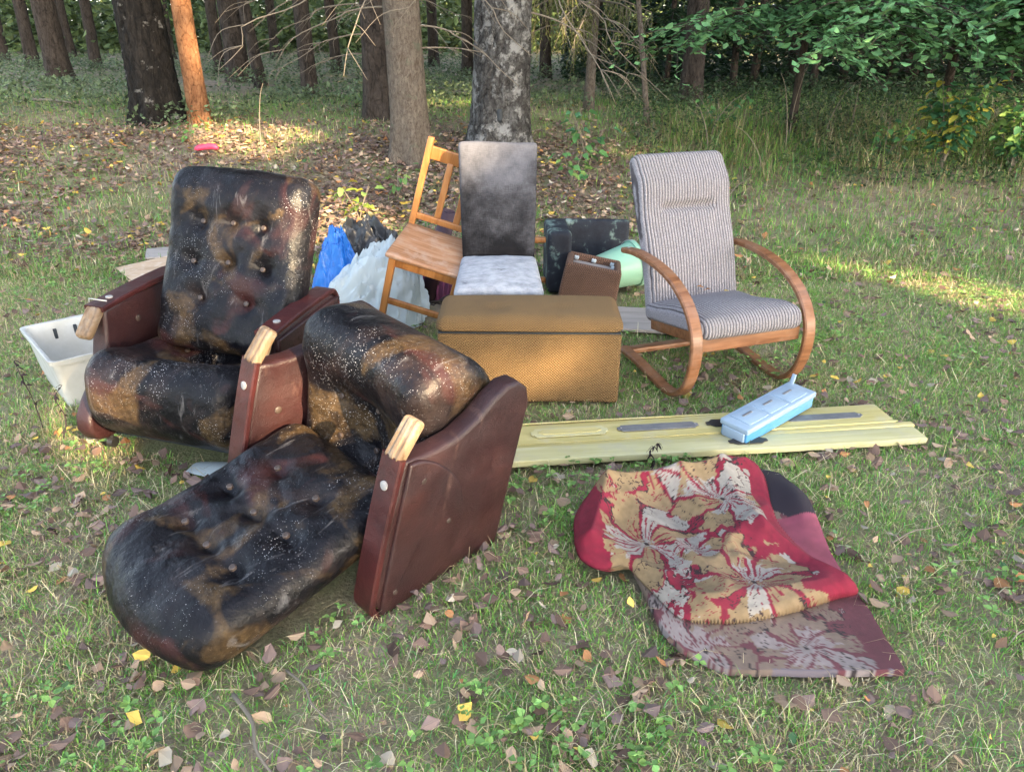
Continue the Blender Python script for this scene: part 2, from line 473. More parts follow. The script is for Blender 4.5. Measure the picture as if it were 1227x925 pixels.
# ------------------------------------------------------------------ armchairs
ARM_LOC = {'a': ((-1.213, 2.84, 0.02), (R(-.6), R(-3.2), R(166.5))), 'b': ((-.254, 2.425, .265), (R(78.5), R(6.4), R(-42.4)))}
def make_armchair(label, soft=False):
    t = empty('armchair', (0, 0, 0), label=label, cat='armchair', group='pair of patterned armchairs with leatherette arms')
    HW, TH = .352, .072
    out = [(-.262, .045), (.05, .05), (.27, .05), (.32, .075), (.348, .125), (.342, .175), (.305, .225), (.25, .28), (.205, .35), (.182, .43), (.172, .50), (.170, .552), (.0, .562), (-.27, .565), (-.315, .55), (-.335, .52), (-.325, .44), (-.29, .22)]
    for s in (1, -1):
        V, Fc = prism(out, TH, .016, 3)
        V = np.stack([s*HW + V[:, 2], V[:, 0], V[:, 1]], -1)
        pan = mk('arm_panel', V, Fc, 'leather', t, sharp=50)
        # padded half-round patch on the outer side, with buttons
        pad = [(.165, .535), (-.30, .54), (-.325, .50), (-.29, .38), (-.20, .29), (-.08, .265), (.05, .31), (.13, .40), (.165, .48)]
        V, Fc = prism(smooth_out(pad, 48), .022, .008, 3)
        mk('pad', np.stack([s*(HW + TH/2 + .001) + V[:, 2]*s, V[:, 0], V[:, 1]], -1), Fc, 'leather', pan, sharp=45)
        for (y, z) in ((.10, .47), (-.07, .33), (-.26, .50)):
            V, Fc = disc((s*(HW + TH/2 + .008), y, z), .011, (s, 0, 0), .01); mk('button', V, Fc, 'button', pan, sharp=40)
        V, Fc = disc((s*(HW - TH/2 - .001), .0, .46), .013, (-s, 0, 0), .01); mk('button', V, Fc, 'button', pan, sharp=40)
        # armrest strip: smooth leatherette cap, seam cord and bolt
        path = spline([(s*HW, .178, .556), (s*HW, 0, .566), (s*HW, -.25, .57), (s*HW, -.315, .56), (s*HW, -.343, .52), (s*HW, -.338, .46)], 30)
        V, Fc = sweep_rect(path, (1, 0, 0), TH + .01, .022); ar = mk('armrest', V, Fc, 'leather_red', pan, sharp=40)
        V, Fc = disc((s*HW, .09, .574), .014, (0, 0, 1), .008); mk('bolt', V, Fc, 'steel', pan, sharp=40)
        # wooden grip, dropping forward, with two grooves and a rounded end
        g, gf = [], []
        def rnd(V):
            V = V.copy(); k = np.clip((V[:, 1] - .045) / .04, 0, 1); V[:, 0] *= 1 - .22*k**2; V[:, 2] -= .008*k**2
            V[:, 2] -= .003 * (np.abs(np.abs(V[:, 0]) - .013) < .006) * (V[:, 2] > .01)
            return V
        V, Fc = softbox((.031, .064, .019), .013, (16, 8, 3), 3, rnd)
        mk('wood_grip', rot_to(V, rx(R(-26 if soft else -44)), (s*HW, .222 if soft else .212, .529 if soft else .512)), Fc, 'wood_grip', t)
    # seat: cushion with a deep rolled front, dimples at its buttons
    btn = [(-.14, .05), (.0, .05), (.14, .05), (-.14, -.10), (0, -.10), (.14, -.10)]
    def seat_disp(V):
        V = V.copy(); x, y, z = V.T
        top = np.clip((z + .02) / .14, 0, 1)
        z2 = z + top * (.012 * (1 - (x / .30)**2) * np.clip(1 - (y/.31)**2, 0, 1) + .012)
        for bx, by in btn: z2 -= top * .024 * np.exp(-((x-bx)**2 + (y-by)**2) / .0012)
        fr = np.clip((y - .10) / .2, 0, 1)
        y2 = y + fr * .03 * np.sin(np.clip((z + .14) / .28, 0, 1) * math.pi)
        y2 -= np.clip((-z - .05) / .1, 0, 1) * fr * .03
        z2 += top*(.020*np.exp(-((y - .20)/.08)**2) - .115*np.exp(-(x**2/.035 + (y + .03)**2/.030)))
        nz = (fbm(V * 13 + 3, 3) - .45) * .022
        z2 += nz * top
        tilt = R(6)
        return np.stack([x, y2, z2 + y * math.tan(tilt)], -1)
    V, Fc = softbox((.311, .30, .145), .075, (26, 24, 8), 4, seat_disp)
    V[:, 2] = np.where(V[:, 2] < 0, V[:, 2]*1.22, V[:, 2])
    so = mk('seat', V + (0, .06, .245), Fc, 'velvet', t)
    for bx, by in btn:
        V, Fc = disc((bx, by + .06, .245 + .145 + .004 + by*.1 - .115*math.exp(-(bx**2/.035 + (by + .03)**2/.030)) + .020*math.exp(-((by - .20)/.08)**2)), .011, (0, 0, 1), .01); mk('button', V, Fc, 'button', so, sharp=40)
    # backrest
    b0, b1 = np.array([0, -.050, .335]), np.array([0, -.358, 1.005])
    L = np.linalg.norm(b1 - b0); ang = math.atan2(b0[1] - b1[1], b1[2] - b0[2])
    bb = [(-.12, .02), (0, .03), (.12, .02), (-.15, -.08), (.14, -.10), (0.0, -.14), (-.10, .16), (.0, .165), (.11, .16)]
    bb = [(-.13, .14), (0, .145), (.13, .14), (-.15, -.02), (0, -.01), (.15, -.02), (-.10, -.16), (.10, -.16)]
    def back_disp(V):
        V = V.copy(); x, y, z = V.T
        fr = np.clip((y + .01) / .05, 0, 1)
        y2 = y + fr * .030 * np.clip(1 - (x/.31)**2, 0, 1) * np.clip(1 - (z/(L/2))**4, 0, 1)
        y2 += fr * .018 * np.exp(-((z - L*.36)/.09)**2)*1.5
        for bx, bz in bb: y2 -= fr * .028 * np.exp(-((x-bx)**2 + (z-bz)**2) / .0014)
        y2 += fr * (fbm(V * 12 + 9, 3) - .45) * .026
        for (ax, az), (cx_, cz_) in zip(bb, bb[1:] + [bb[0]]):      # pulled creases between the buttons
            dx, dz = cx_ - ax, cz_ - az; t_ = np.clip(((x-ax)*dx + (z-az)*dz)/(dx*dx + dz*dz), -.15, 1.15)
            y2 -= fr*.010*np.exp(-np.sqrt((x-ax-t_*dx + .01*np.sin(z*30))**2 + (z-az-t_*dz)**2)/.009)
        if soft: y2 -= fr*.016*np.clip(1 - (x/.31)**2, 0, 1)
        tp = np.clip((z - L*.25) / (L*.25), 0, 1)
        x2 = x * (1 - .012*tp**3 + .012 * np.sin(np.clip((z + L/2)/L, 0, 1) * math.pi))
        z2 = z - tp * .014 * (x/.3)**2
        if soft:
            x2 = x2*(1 - .06*tp**2); z2 = z2 + .055*tp - tp*.06*(x/.3)**2; y2 = np.where(y < 0, y*(1 + .1*tp), y2)
        return np.stack([x2, y2, z2], -1)
    V, Fc = softbox((.294, .076 if not soft else .068, L/2), .055 if not soft else .064, (44, 6, 52), 5, back_disp)
    mid = (b0 + b1) / 2; Rb = rx(ang)
    bo = mk('backrest', rot_to(V, Rb, mid), Fc, 'velvet', t)
    for bx, bz in bb:
        V, Fc = disc((bx, .079, bz), .0105, (0, 1, 0), .01); mk('button', rot_to(V, Rb, mid), Fc, 'button', bo, sharp=40)
    V, Fc = softbox((.235, .014, L/2 - .07), .012, (6, 1, 8), 2); mk('back_panel', rot_to(V + (0, -.079, 0), Rb, mid), Fc, 'leather', t)
    # frame under the seat, back rail and castors
    V, Fc = softbox((.314, .245, .03), .01, (2, 2, 1), 2); mk('seat_frame', V + (0, -.01, .085), Fc, 'slot', t)
    V, Fc = softbox((.314, .02, .13), .012, (2, 1, 2), 2); mk('back_rail', V + (0, -.245, .23), Fc, 'leather', t)
    for x in (-.33, .33):
        for y in (-.20, .24):
            V, Fc = join([tube([(x - .012, y, .02), (x + .012, y, .02)], .022, 12), tube([(x, y, .03), (x, y, .06)], .008, 6)])
            mk('castor', V, Fc, 'black_metal', t, sharp=40)
    return t
chair_a = make_armchair('dark patterned armchair standing upright with burgundy arms beside the white crate')
chair_b = make_armchair('dark patterned armchair tipped onto its back with wooden grips pointing up', True)
for o, k in ((chair_a, 'a'), (chair_b, 'b')):
    o.location, o.rotation_euler = ARM_LOC[k]
for ch in chair_a.children:
    if ch.name.split('.')[0] in ('backrest', 'back_panel'): ch.location = (-.035, 0, 0)
for ch in chair_b.children:
    if ch.name.split('.')[0] in ('backrest', 'back_panel'): ch.location = (0, -.015, .032)     # its back has come loose
chair_b['label'] = 'dark patterned armchair tipped onto its back with wooden grips pointing up'
V, Fc = tube([(-.039+.352*1, .15, .583), (.352, .155, .585), (.39, .15, .583), (.395, .15, .53)], .0025, 6)
mk('cable_tie', V, Fc, 'white_plastic', chair_a)

# ------------------------------------------------------------------ grey bentwood armchair
def grey_chair():
    t = empty('cantilever_armchair', (.945, 3.512, -.004), (R(1), 0, R(199.2)), 'grey ribbed armchair on curved bentwood runners behind the wooden panel', 'armchair')
    for s in (1, -1):
        x = s*.292
        path = spline([(x, -.315, .565), (x, -.18, .578), (x, 0, .568), (x, .16, .53), (x, .29, .455), (x, .365, .35), (x, .378, .24), (x, .345, .12), (x, .28, .045), (x, .19, .018), (x, .05, .03), (x, -.12, .05), (x, -.29, .055)], 90)
        V, Fc = sweep_rect(path, (1, 0, 0), .056, .026); fr = mk('bent_frame', V, Fc, 'bentwood', t, sharp=40)
        V, Fc = disc((x, -.285, .582), .008, (0, 0, 1), .006); mk('screw', V, Fc, 'steel', fr)
        V, Fc = softbox((.014, .21, .03), .006, (1, 4, 1), 2); mk('side_rail', rot_to(V, rx(R(9)), (s*.240, .115, .285)), Fc, 'bentwood', t, sharp=40)
        V, Fc = softbox((.014, .012, .33), .006, (1, 1, 4), 2); mk('back_post', rot_to(V, rx(R(21)), (s*.17, -.332, .58)), Fc, 'bentwood', t, sharp=40)
    V, Fc = softbox((.265, .014, .034), .006, (6, 1, 1), 2); mk('front_rail', V + (0, .335, .29), Fc, 'bentwood', t, sharp=40)
    V, Fc = softbox((.268, .03, .013), .006, (6, 1, 1), 2); mk('floor_rail', V + (0, -.26, .052), Fc, 'bentwood', t, sharp=40)
    # cushions
    def sd(V):
        V = V.copy(); x, y, z = V.T
        up = np.clip((z + .01)/.05, 0, 1)
        z2 = z + up*(.022*(1 - (x/.26)**2)*np.clip(1 - (y/.28)**2, 0, 1)) + up*.006*np.sin(y*16 + x*5)
        fr = np.clip((y - .18)/.1, 0, 1); z2 -= .012*fr
        return np.stack([x, y, z2], -1)
    V, Fc = softbox((.262, .275, .052), .045, (20, 20, 4), 4, sd)
    mk('seat', rot_to(V, rx(R(9)), (0, .105, .335)), Fc, 'rib', t)
    Lb = .79
    def bd(V):
        V = V.copy(); x, y, z = V.T
        fr = np.clip((y + .01)/.05, 0, 1)
        y2 = y + fr*(.014*(1 - (x/.26)**2) + .030*np.exp(-((z - .24)/.085)**2) + .016*np.exp(-((z + .12)/.16)**2))
        y2 -= fr*.034*np.exp(-((z - .125)/.017)**2)*np.clip(1.15 - np.abs(x/.15)**6, 0, 1)
        y2 -= .05*np.clip((-z - .2)/.17, 0, 1)**2*0
        y2 += .012*np.cos(z*5)
        x2 = x*(1 + .015*np.sin(z*9))
        return np.stack([x2, y2, z], -1)
    V, Fc = softbox((.25, .046, Lb/2), .042, (24, 4, 60), 4, bd)
    a = math.atan2(.27, .70)
    mk('backrest', rot_to(V, rx(a), (0, -.266, .632)), Fc, 'rib', t)
    # shallow creases read as stitching on the lower back
    V, Fc = tube([(.246, .045, 0), (.246, .047, .3)], .004, 5)
    return t
grey = grey_chair()

# ------------------------------------------------------------------ mustard storage ottoman
t = empty('storage_ottoman', (.078, 3.285, 0), (0, 0, R(-1)), 'mustard woven storage ottoman with a hinged padded lid', 'ottoman')
def od(V):
    V = V.copy(); V[:, 1] += .004*np.sin(V[:, 0]*9)*(V[:, 1] < -.1); return V
V, Fc = softbox((.402, .168, .165), .016, (16, 6, 8), 2, od); mk('body', V + (0, 0, .178), Fc, 'mustard', t)
def ld(V):
    V = V.copy(); x, y, z = V.T
    up = np.clip(z/.05, 0, 1); V[:, 2] = np.where(z < 0, z*.3, z); V[:, 2] += up*.014*(1 - (x/.41)**2)*(1 - (y/.18)**2) - up*.012*np.exp(-((x + .13)**2 + (y + .05)**2)/.0012) - up*.01*np.exp(-((x - .16)**2 + (y + .05)**2)/.0012)
    return V
V, Fc = softbox((.409, .176, .052), .045, (24, 10, 3), 4, ld); mk('lid', V + (0, 0, .364), Fc, 'mustard', t)
V, Fc = softbox((.398, .164, .004), .003, (2, 2, 1), 1); mk('lid_gap', V + (0, 0, .345), Fc, 'slot', t)
for x, y in ((-.36, -.13), (.36, -.13), (-.36, .13), (.36, .13)):
    V, Fc = tube([(x, y, 0), (x, y, .018)], [.018, .02], 10); mk('foot', V, Fc, 'black_metal', t)

# ------------------------------------------------------------------ dark upholstered dining chair
t = empty('dining_chair', (-.068, 3.82, 0), (0, 0, R(181)), 'upholstered high-back dining chair with a black back and white mildewed seat', 'chair')
V, Fc = softbox((.192, .032, .30), .02, (14, 3, 18), 3, lambda V: np.stack([V[:, 0]*(1 + .03*V[:, 2]/.3), V[:, 1] - .03*(V[:, 2]/.3)**2, V[:, 2] + .004*np.sin(V[:, 0]*14)], -1))
mk('backrest', rot_to(V, rx(R(8)), (0, -.12, .735)), Fc, 'mildew_black', t)
def dsd(V):
    V = V.copy(); x, y, z = V.T; up = np.clip(z/.03, 0, 1)
    V[:, 2] += up*(.02*(1 - (x/.22)**2)*(1 - (y/.2)**2) + .008*(fbm(V*22, 3) - .5)); V[:, 0] *= 1 + .06*y/.18
    return V
V, Fc = softbox((.206, .19, .045), .03, (16, 14, 3), 3, dsd); so = mk('seat', rot_to(V, rx(R(-11)), (0, .11, .405)), Fc, 'mildew_white', t)
V, Fc = softbox((.198, .18, .018), .006, (2, 2, 1), 1); mk('seat_frame', rot_to(V, rx(R(-11)), (0, .10, .352)), Fc, 'slot', t)
for x, w, h in ((.10, .065, .012), (-.165, .022, .016)):
    V, Fc = softbox((w, .004, h), .003, (4, 1, 1), 1); mk('torn_patch', rot_to(V, rx(R(-11)), (x, .292, .375)), Fc, 'plywood', so)
for x, y in ((-.17, .22), (.17, .22), (-.17, -.10), (.17, -.10)):
    V, Fc = softbox((.02, .02, .17), .004, (1, 1, 2), 1); mk('leg', V + (x, y, .17), Fc, 'slot', t)

# ------------------------------------------------------------------ tilted pine chair
t = empty('wooden_chair', (-.519, 4.027, .094), (R(-10.75), R(-16.5), R(175)), 'orange pine chair leaning sideways against the black dining chair', 'chair')
def bar(name, a, b, w, d, mat, parent, r=.006, up=(1, 0, 0)):
    a = np.array(a, float); b = np.array(b, float); L = np.linalg.norm(b - a); z = (b - a)/L
    x = np.array(up, float); x -= z*np.dot(x, z); x /= np.linalg.norm(x); y = np.cross(z, x)
    V, Fc = softbox((w/2, d/2, L/2), r, (1, 1, 6), 2)
    return mk(name, V @ np.stack([x, y, z]) + (a + b)/2, Fc, mat, parent, sharp=40)
def wsd(V):
    V = V.copy(); x, y, z = V.T; V[:, 0] *= 1 + .05*y/.2; V[:, 2] -= (z > 0)*.006*(1 - (x/.2)**2); return V
V, Fc = softbox((.198, .205, .013), .008, (10, 10, 1), 2, wsd); mk('seat', V + (0, .005, .432), Fc, 'pine_seat', t, sharp=60)
for s in (1, -1):
    bar('back_post', (s*.172, -.185, .40), (s*.174, -.272, .90), .034, .026, 'pine_wood', t)
    bar('leg', (s*.172, -.185, .42), (s*.172, -.22, .0), .034, .03, 'pine_wood', t)
    bar('leg', (s*.172, .175, .42), (s*.168, .177, .0), .036, .036, 'pine_wood', t)
    bar('side_apron', (s*.168, -.17, .395), (s*.168, .16, .395), .02, .045, 'pine_wood', t, up=(1, 0, 0))
bar('front_apron', (-.155, .178, .392), (.155, .178, .392), .02, .05, 'pine_wood', t, up=(0, 1, 0))
bar('stretcher', (-.155, .177, .16), (.155, .177, .16), .02, .034, 'pine_wood', t, up=(0, 1, 0))
bar('stretcher', (-.155, -.205, .2), (.155, -.205, .2), .02, .034, 'pine_wood', t, up=(0, 1, 0))
bar('top_rail', (-.158, -.262, .825), (.158, -.262, .825), .018, .07, 'pine_wood', t, up=(0, 1, 0))
bar('lower_rail', (-.158, -.20, .49), (.158, -.20, .49), .018, .036, 'pine_wood', t, up=(0, 1, 0))
bar('splat', (.045, -.203, .50), (.045, -.255, .80), .036, .012, 'pine_wood', t)
bar('splat', (-.06, -.203, .50), (-.06, -.255, .80), .036, .012, 'pine_wood', t)

# ------------------------------------------------------------------ brown upturned footstool
t = empty('footstool', (.456, 4.578, -.02), (R(3.5), R(-9.9), R(173)), 'brown woven footstool turned upside down beside the green bucket', 'footstool')
H0 = .285
def frus(z): return .182 - .012*z/.28
for s, d in ((1, 0), (-1, 0), (1, 1), (-1, 1)):
    h = (.022, .133, .1278) if d == 0 else (.177, .022, .128)
    V, Fc = softbox(h, .018, (2, 6, 6) if d == 0 else (10, 2, 6), 3)
    V = V + ((s*.155, 0, 0) if d == 0 else (0, s*.153, 0)); V[:, :2] *= (1 - .05*(V[:, 2:3] + .128)/.256)
    mk('side_panel', V + (0, 0, .15), Fc, 'brown_weave', t)
V, Fc = softbox((.14, .14, .01), .004, (2, 2, 1), 1); mk('underside', V + (0, 0, .225), Fc, 'grey_board', t)
V, Fc = softbox((.172, .172, .03), .025, (4, 4, 1), 3); mk('cushion', V + (0, 0, .045), Fc, 'brown_weave', t)
for x, y in ((.11, -.118), (0, -.118), (-.118, -.112), (-.122, -.02)):
    V, Fc = softbox((.016, .012, .012), .008, (2, 2, 2), 2, lambda V: V*(.75 + .5*fbm(V*90, 2))[:, None]); mk('torn_lining', V + (x, y, .252), Fc, 'pale_bag', t)

# ------------------------------------------------------------------ dark chair lying on its side
t = empty('overturned_chair', (.42, 5.02, 0), (0, 0, R(-4)), 'black mildewed upholstered chair lying on its side behind the footstool', 'chair')
V, Fc = softbox((.23, .035, .19), .025, (8, 2, 8), 3); mk('backrest', rot_to(V, rx(R(-8)), (.13, .14, .19)), Fc, 'mildew_green', t)
V, Fc = softbox((.075, .20, .20), .03, (4, 8, 8), 3); mk('seat', rot_to(V, rz(R(6)), (-.12, -.11, .20)), Fc, 'mildew_green', t)
bar('leg', (-.19, -.25, .335), (-.34, -.27, .335), .034, .034, 'pine_wood', t, up=(0, 0, 1))
bar('leg', (-.19, -.20, .06), (-.34, -.24, .06), .034, .034, 'pine_wood', t, up=(0, 0, 1))

# ------------------------------------------------------------------ mint bucket
def bucket():
    t = empty('bucket', (.70, 4.80, .0), (0, 0, 0), 'pale green plastic bucket lying tilted behind the brown footstool', 'bucket')
    prof = [(.0, 0), (.108, 0), (.114, .006), (.142, .235), (.152, .236), (.154, .262), (.148, .264), (.138, .25), (.108, .012), (.0, .012)]
    k = 40; V = []; Fc = []
    for r_, z in prof:
        for j in range(k): a = 2*math.pi*j/k; V.append((r_*math.cos(a), r_*math.sin(a), z))
    for i in range(len(prof) - 1):
        for j in range(k): Fc.append((i*k+j, i*k+(j+1) % k, (i+1)*k+(j+1) % k, (i+1)*k+j))
    Q = rz(R(20)) @ ry(R(80)) @ rx(R(0))
    tr = (-.135, 0.0, .112)
    mk('shell', rot_to(V, Q, tr), Fc, 'mint_plastic', t, sharp=35)
    h = [(math.cos(a)*.155, math.sin(a)*.155, .25 - .03*math.sin(a)) for a in np.linspace(0, math.pi, 24)]
    V, Fc = tube(h, .003, 6); mk('handle', rot_to(V, Q, tr), Fc, 'steel', t)
bucket()

# ------------------------------------------------------------------ crates
def crate(name, W, D, Hh, taper, mat, label, loc, rotz, slots, rib=False):
    t = empty(name, loc, (0, 0, R(rotz)), label, 'crate')
    th = .006
    def ring(z, off): 
        q = 1 - taper*(1 - z/Hh)
        w, d = W/2*q - off, D/2*q - off; r_ = .03; P_ = []
        for cx, cy, a0 in ((w-r_, d-r_, 0), (-w+r_, d-r_, 90), (-w+r_, -d+r_, 180), (w-r_, -d+r_, 270)):
            for a in np.linspace(a0, a0+90, 6): P_.append((cx + r_*math.cos(R(a)), cy + r_*math.sin(R(a)), z))
        return P_
    rows = [ring(.0, 0), ring(Hh*.5, 0), ring(Hh-.024, 0), ring(Hh-.022, -.012), ring(Hh, -.012), ring(Hh+.002, -.006), ring(Hh-.004, th), ring(Hh*.5, th), ring(.008, th)]
    k = len(rows[0]); V = [p for r_ in rows for p in r_]; m = len(rows)
    Fc = [(i*k+j, i*k+(j+1) % k, (i+1)*k+(j+1) % k, (i+1)*k+j) for i in range(m-1) for j in range(k)]
    Fc += [tuple(range(k))[::-1], tuple(range((m-1)*k, m*k))]
    sh = mk('shell', V, Fc, mat, t, sharp=40)
    for (side, a, z) in slots:
        q = 1 - taper*(1 - z/Hh)
        x = W/2*q*side
        V, Fc = softbox((.008, .009, .026), .003, (1, 1, 1), 1); mk('slot', V + (a, side*(D/2*q - .002), z), Fc, 'slot', sh)
    if rib:
        n = 11
        for i in range(n):
            for s in (-1, 1):
                V, Fc = softbox((.008, .005, Hh*.42), .003, (1, 1, 1), 1); mk('rib', V + (-W*.42 + W*.84*i/(n-1), s*(D/2*(1-taper*.5) + .003), Hh*.48), Fc, mat, sh)
    return t
a_, b_ = np.array((.75, .66)), np.array((-.66, .75))
NL = np.array((-1.98, 3.04)); cc = NL + a_*.19 + b_*.28
crate('white_crate', .38, .56, .245, .16, 'white_plastic', 'dirty white plastic crate standing on the grass beside the upright armchair', (cc[0], cc[1], 0), 41.3, [(1, -.06, .185), (1, .03, .185)])
crate('green_crate', .42, .32, .20, .08, 'green_plastic', 'dark green plastic crate under the pine chair', (-.86, 4.42, 0), 18, [(1, -.05, .14), (-1, 0, .14)])
crate('purple_crate', .42, .30, .24, .05, 'purple_plastic', 'purple ribbed plastic basket beneath the pine chair seat', (-.46, 4.72, 0), -14, [], True)

# rolled purple mat standing behind the pine chair
t = empty('rolled_mat', (-.53, 4.62, 0), (R(4), R(16), 0), 'dark purple rolled tube standing behind the pine chair', 'roll')
sp = [((.012 + .0045*a/1.0)*math.cos(a), (.012 + .0045*a)*math.sin(a)) for a in np.linspace(0, 6*math.pi/1.6, 60)]
V = []; 
for z in (0, .30, .58): V += [(x, y, z) for x, y in sp]
k = len(sp); Fc = [(i*k+j, i*k+j+1, (i+1)*k+j+1, (i+1)*k+j) for i in range(2) for j in range(k-1)]
ro = mk('sheet', V, Fc, 'dark_purple', t); md = ro.modifiers.new('thick', 'SOLIDIFY'); md.thickness = .006

# loose dark sticks and wires in front of the purple basket
for i in range(7):
    x0, y0 = -.52 + .05*i + random.uniform(-.03, .03), 4.42 + random.uniform(-.05, .08)
    an = random.uniform(-.5, .5); L = random.uniform(.12, .26)
    V, Fc = tube(spline([(-L/2, 0, .03), (0, random.uniform(-.02, .02), .05 + .01*i), (L/2, 0, .035 + .012*i)], 10), .005, 6)
    o = mk('burnt_stick', V, Fc, 'twig_dark', smooth=True); o.location = (x0, y0, .0); o.rotation_euler = (0, 0, an)
    tag(o, 'thin dark stick among debris before the purple basket', 'stick', 'dark sticks before the purple basket')

# ------------------------------------------------------------------ boards lying on the ground
def board(name, pts, th, mat, label, z0=.012, cat='board'):
    pts = np.array(pts, float); c = pts.mean(0)
    V, Fc = prism([tuple(p - c) for p in pts], th, .002, 1)
    o = mk(name, V, Fc, mat, sharp=30); o.location = (c[0], c[1], z0 + th/2); return tag(o, label, cat)
o = board('plywood_sheet', [(-2.76, 5.20), (-2.42, 4.80), (-1.75, 5.25), (-2.08, 5.72)], .012, 'plywood', 'light plywood offcut lying on the leaves behind the white crate', .05)
o.rotation_euler = (R(3), R(-3), 0)
o = board('dark_board', [(-2.72, 5.62), (-2.62, 5.36), (-1.6, 5.72), (-1.75, 6.02)], .012, 'grey_board', 'brown weathered board lying partly under the plywood offcut', .045)
board('floor_board', [(.42, 4.06), (1.16, 3.92), (1.22, 4.30), (.50, 4.42)], .018, 'grey_board', 'grey weathered board lying under the back of the bentwood armchair', .01)

# painted door panel in planks, with metal plates
ang = math.atan2(.20, 1.67)
t = empty('door_panel', (.80, 2.79, .016), (0, 0, ang), 'pale yellow plank door panel with dark metal plates lying on the grass', 'door panel')
def pl(name, x0, x1, y0, y1, z0, z1, mat, parent, r=.003, nx=16):
    V, Fc = softbox(((x1-x0)/2, (y1-y0)/2, (z1-z0)/2), r, (nx, 2, 1), 2)
    V = V + ((x0+x1)/2, (y0+y1)/2, (z0+z1)/2); V[:, 2] += .004*np.sin(V[:, 0]*2.1 + y0*20)
    return mk(name, V, Fc, mat, parent, sharp=40)
pl('plank', -.90, .875, -.155, -.052, 0, .028, 'plank_pale', t)
pl('plank', -.90, .885, -.0495, -.018, .002, .026, 'plank_paint', t)
bk = pl('plank', -.90, .82, -.0155, .150, 0, .027, 'plank_paint', t)
pl('moulding', -.90, .83, -.016, -.006, .0255, .0295, 'plank_paint', t, .002)
pl('moulding', -.90, .79, .139, .149, .0255, .0295, 'plank_paint', t, .002)
def plate(x0, x1, y0, y1, z, mat, name, parent, notch=.02, th=.005):
    m = (y0+y1)/2; d = (y1-y0)/2
    o_ = [(x0, m-d*.35), (x0+notch*.5, m-d*.5), (x0+notch, y0), (x1-notch, y0), (x1-notch*.5, m-d*.5), (x1, m-d*.35), (x1, m+d*.35), (x1-notch*.5, m+d*.5), (x1-notch, y1), (x0+notch, y1), (x0+notch*.5, m+d*.5), (x0, m+d*.35)]
    V, Fc = prism(o_, th, .001, 1); return mk(name, V + (0, 0, z), Fc, mat, parent, sharp=30)
plate(-.36, -.015, .035, .085, .030, 'plate_metal', 'metal_plate', t)
plate(.36, .71, .035, .085, .030, 'plate_metal', 'metal_plate', t)
plate(-.72, -.40, .025, .095, .029, 'plank_pale', 'raised_frame', t)
plate(-.69, -.43, .040, .080, .0325, 'plank_paint', 'recess_panel', t)
pp = plate(.055, .215, -.128, -.078, .032, 'black_metal', 'handle_plate', t, .03)
plate(.02, .33, .03, .09, .031, 'black_metal', 'metal_plate', t, .03)
V, Fc = tube(spline([(.13, -.10, .034), (.135, -.095, .055), (.12, -.07, .075), (.09, -.03, .08)], 10), [.018, .016, .014, .013, .013, .013, .013, .012, .012, .01], 8); mk('handle_lever', V, Fc, 'black_metal', pp)
for x in (-.345, -.03, .375, .695):
    V, Fc = disc((x, .06, .034), .004, (0, 0, 1), .003, 8); mk('screw', V, Fc, 'steel', t)

# blue plastic box on the panel
t = empty('plastic_box', (1.075, 2.875, .052), (R(2), R(-3), R(39)), 'light blue plastic box with a pale slotted lid lying on the panel', 'box')
V, Fc = softbox((.235, .062, .026), .006, (6, 3, 2), 2, lambda V: V*np.array([1, 1, 1]) - np.stack([0*V[:, 0], 0*V[:, 0], 0*V[:, 0]], -1)); mk('body', V + (0, 0, .026), Fc, 'box_blue', t, sharp=40)
ld_ = softbox((.242, .068, .013), .007, (8, 4, 1), 2); lid = mk('lid', ld_[0] + (0, 0, .062), ld_[1], 'box_lid', t, sharp=40)
for x in (-.14, .0, .14):
    V, Fc = softbox((.062, .048, .003), .002, (2, 2, 1), 1); mk('lid_panel', V + (x, 0, .0755), Fc, 'box_lid', lid, sharp=40)
    V, Fc = softbox((.030, .006, .002), .0015, (2, 1, 1), 1); mk('slot', V + (x, .012, .0785), Fc, 'plate_metal', lid)
V, Fc = softbox((.006, .052, .024), .004, (1, 2, 1), 1); mk('end_cap', V + (-.238, 0, .027), Fc, 'box_lid', t)
V, Fc = softbox((.004, .010, .024), .003, (1, 1, 1), 1); mk('tab', rot_to(V, ry(R(20)), (.235, .048, .092)), Fc, 'box_lid', lid)

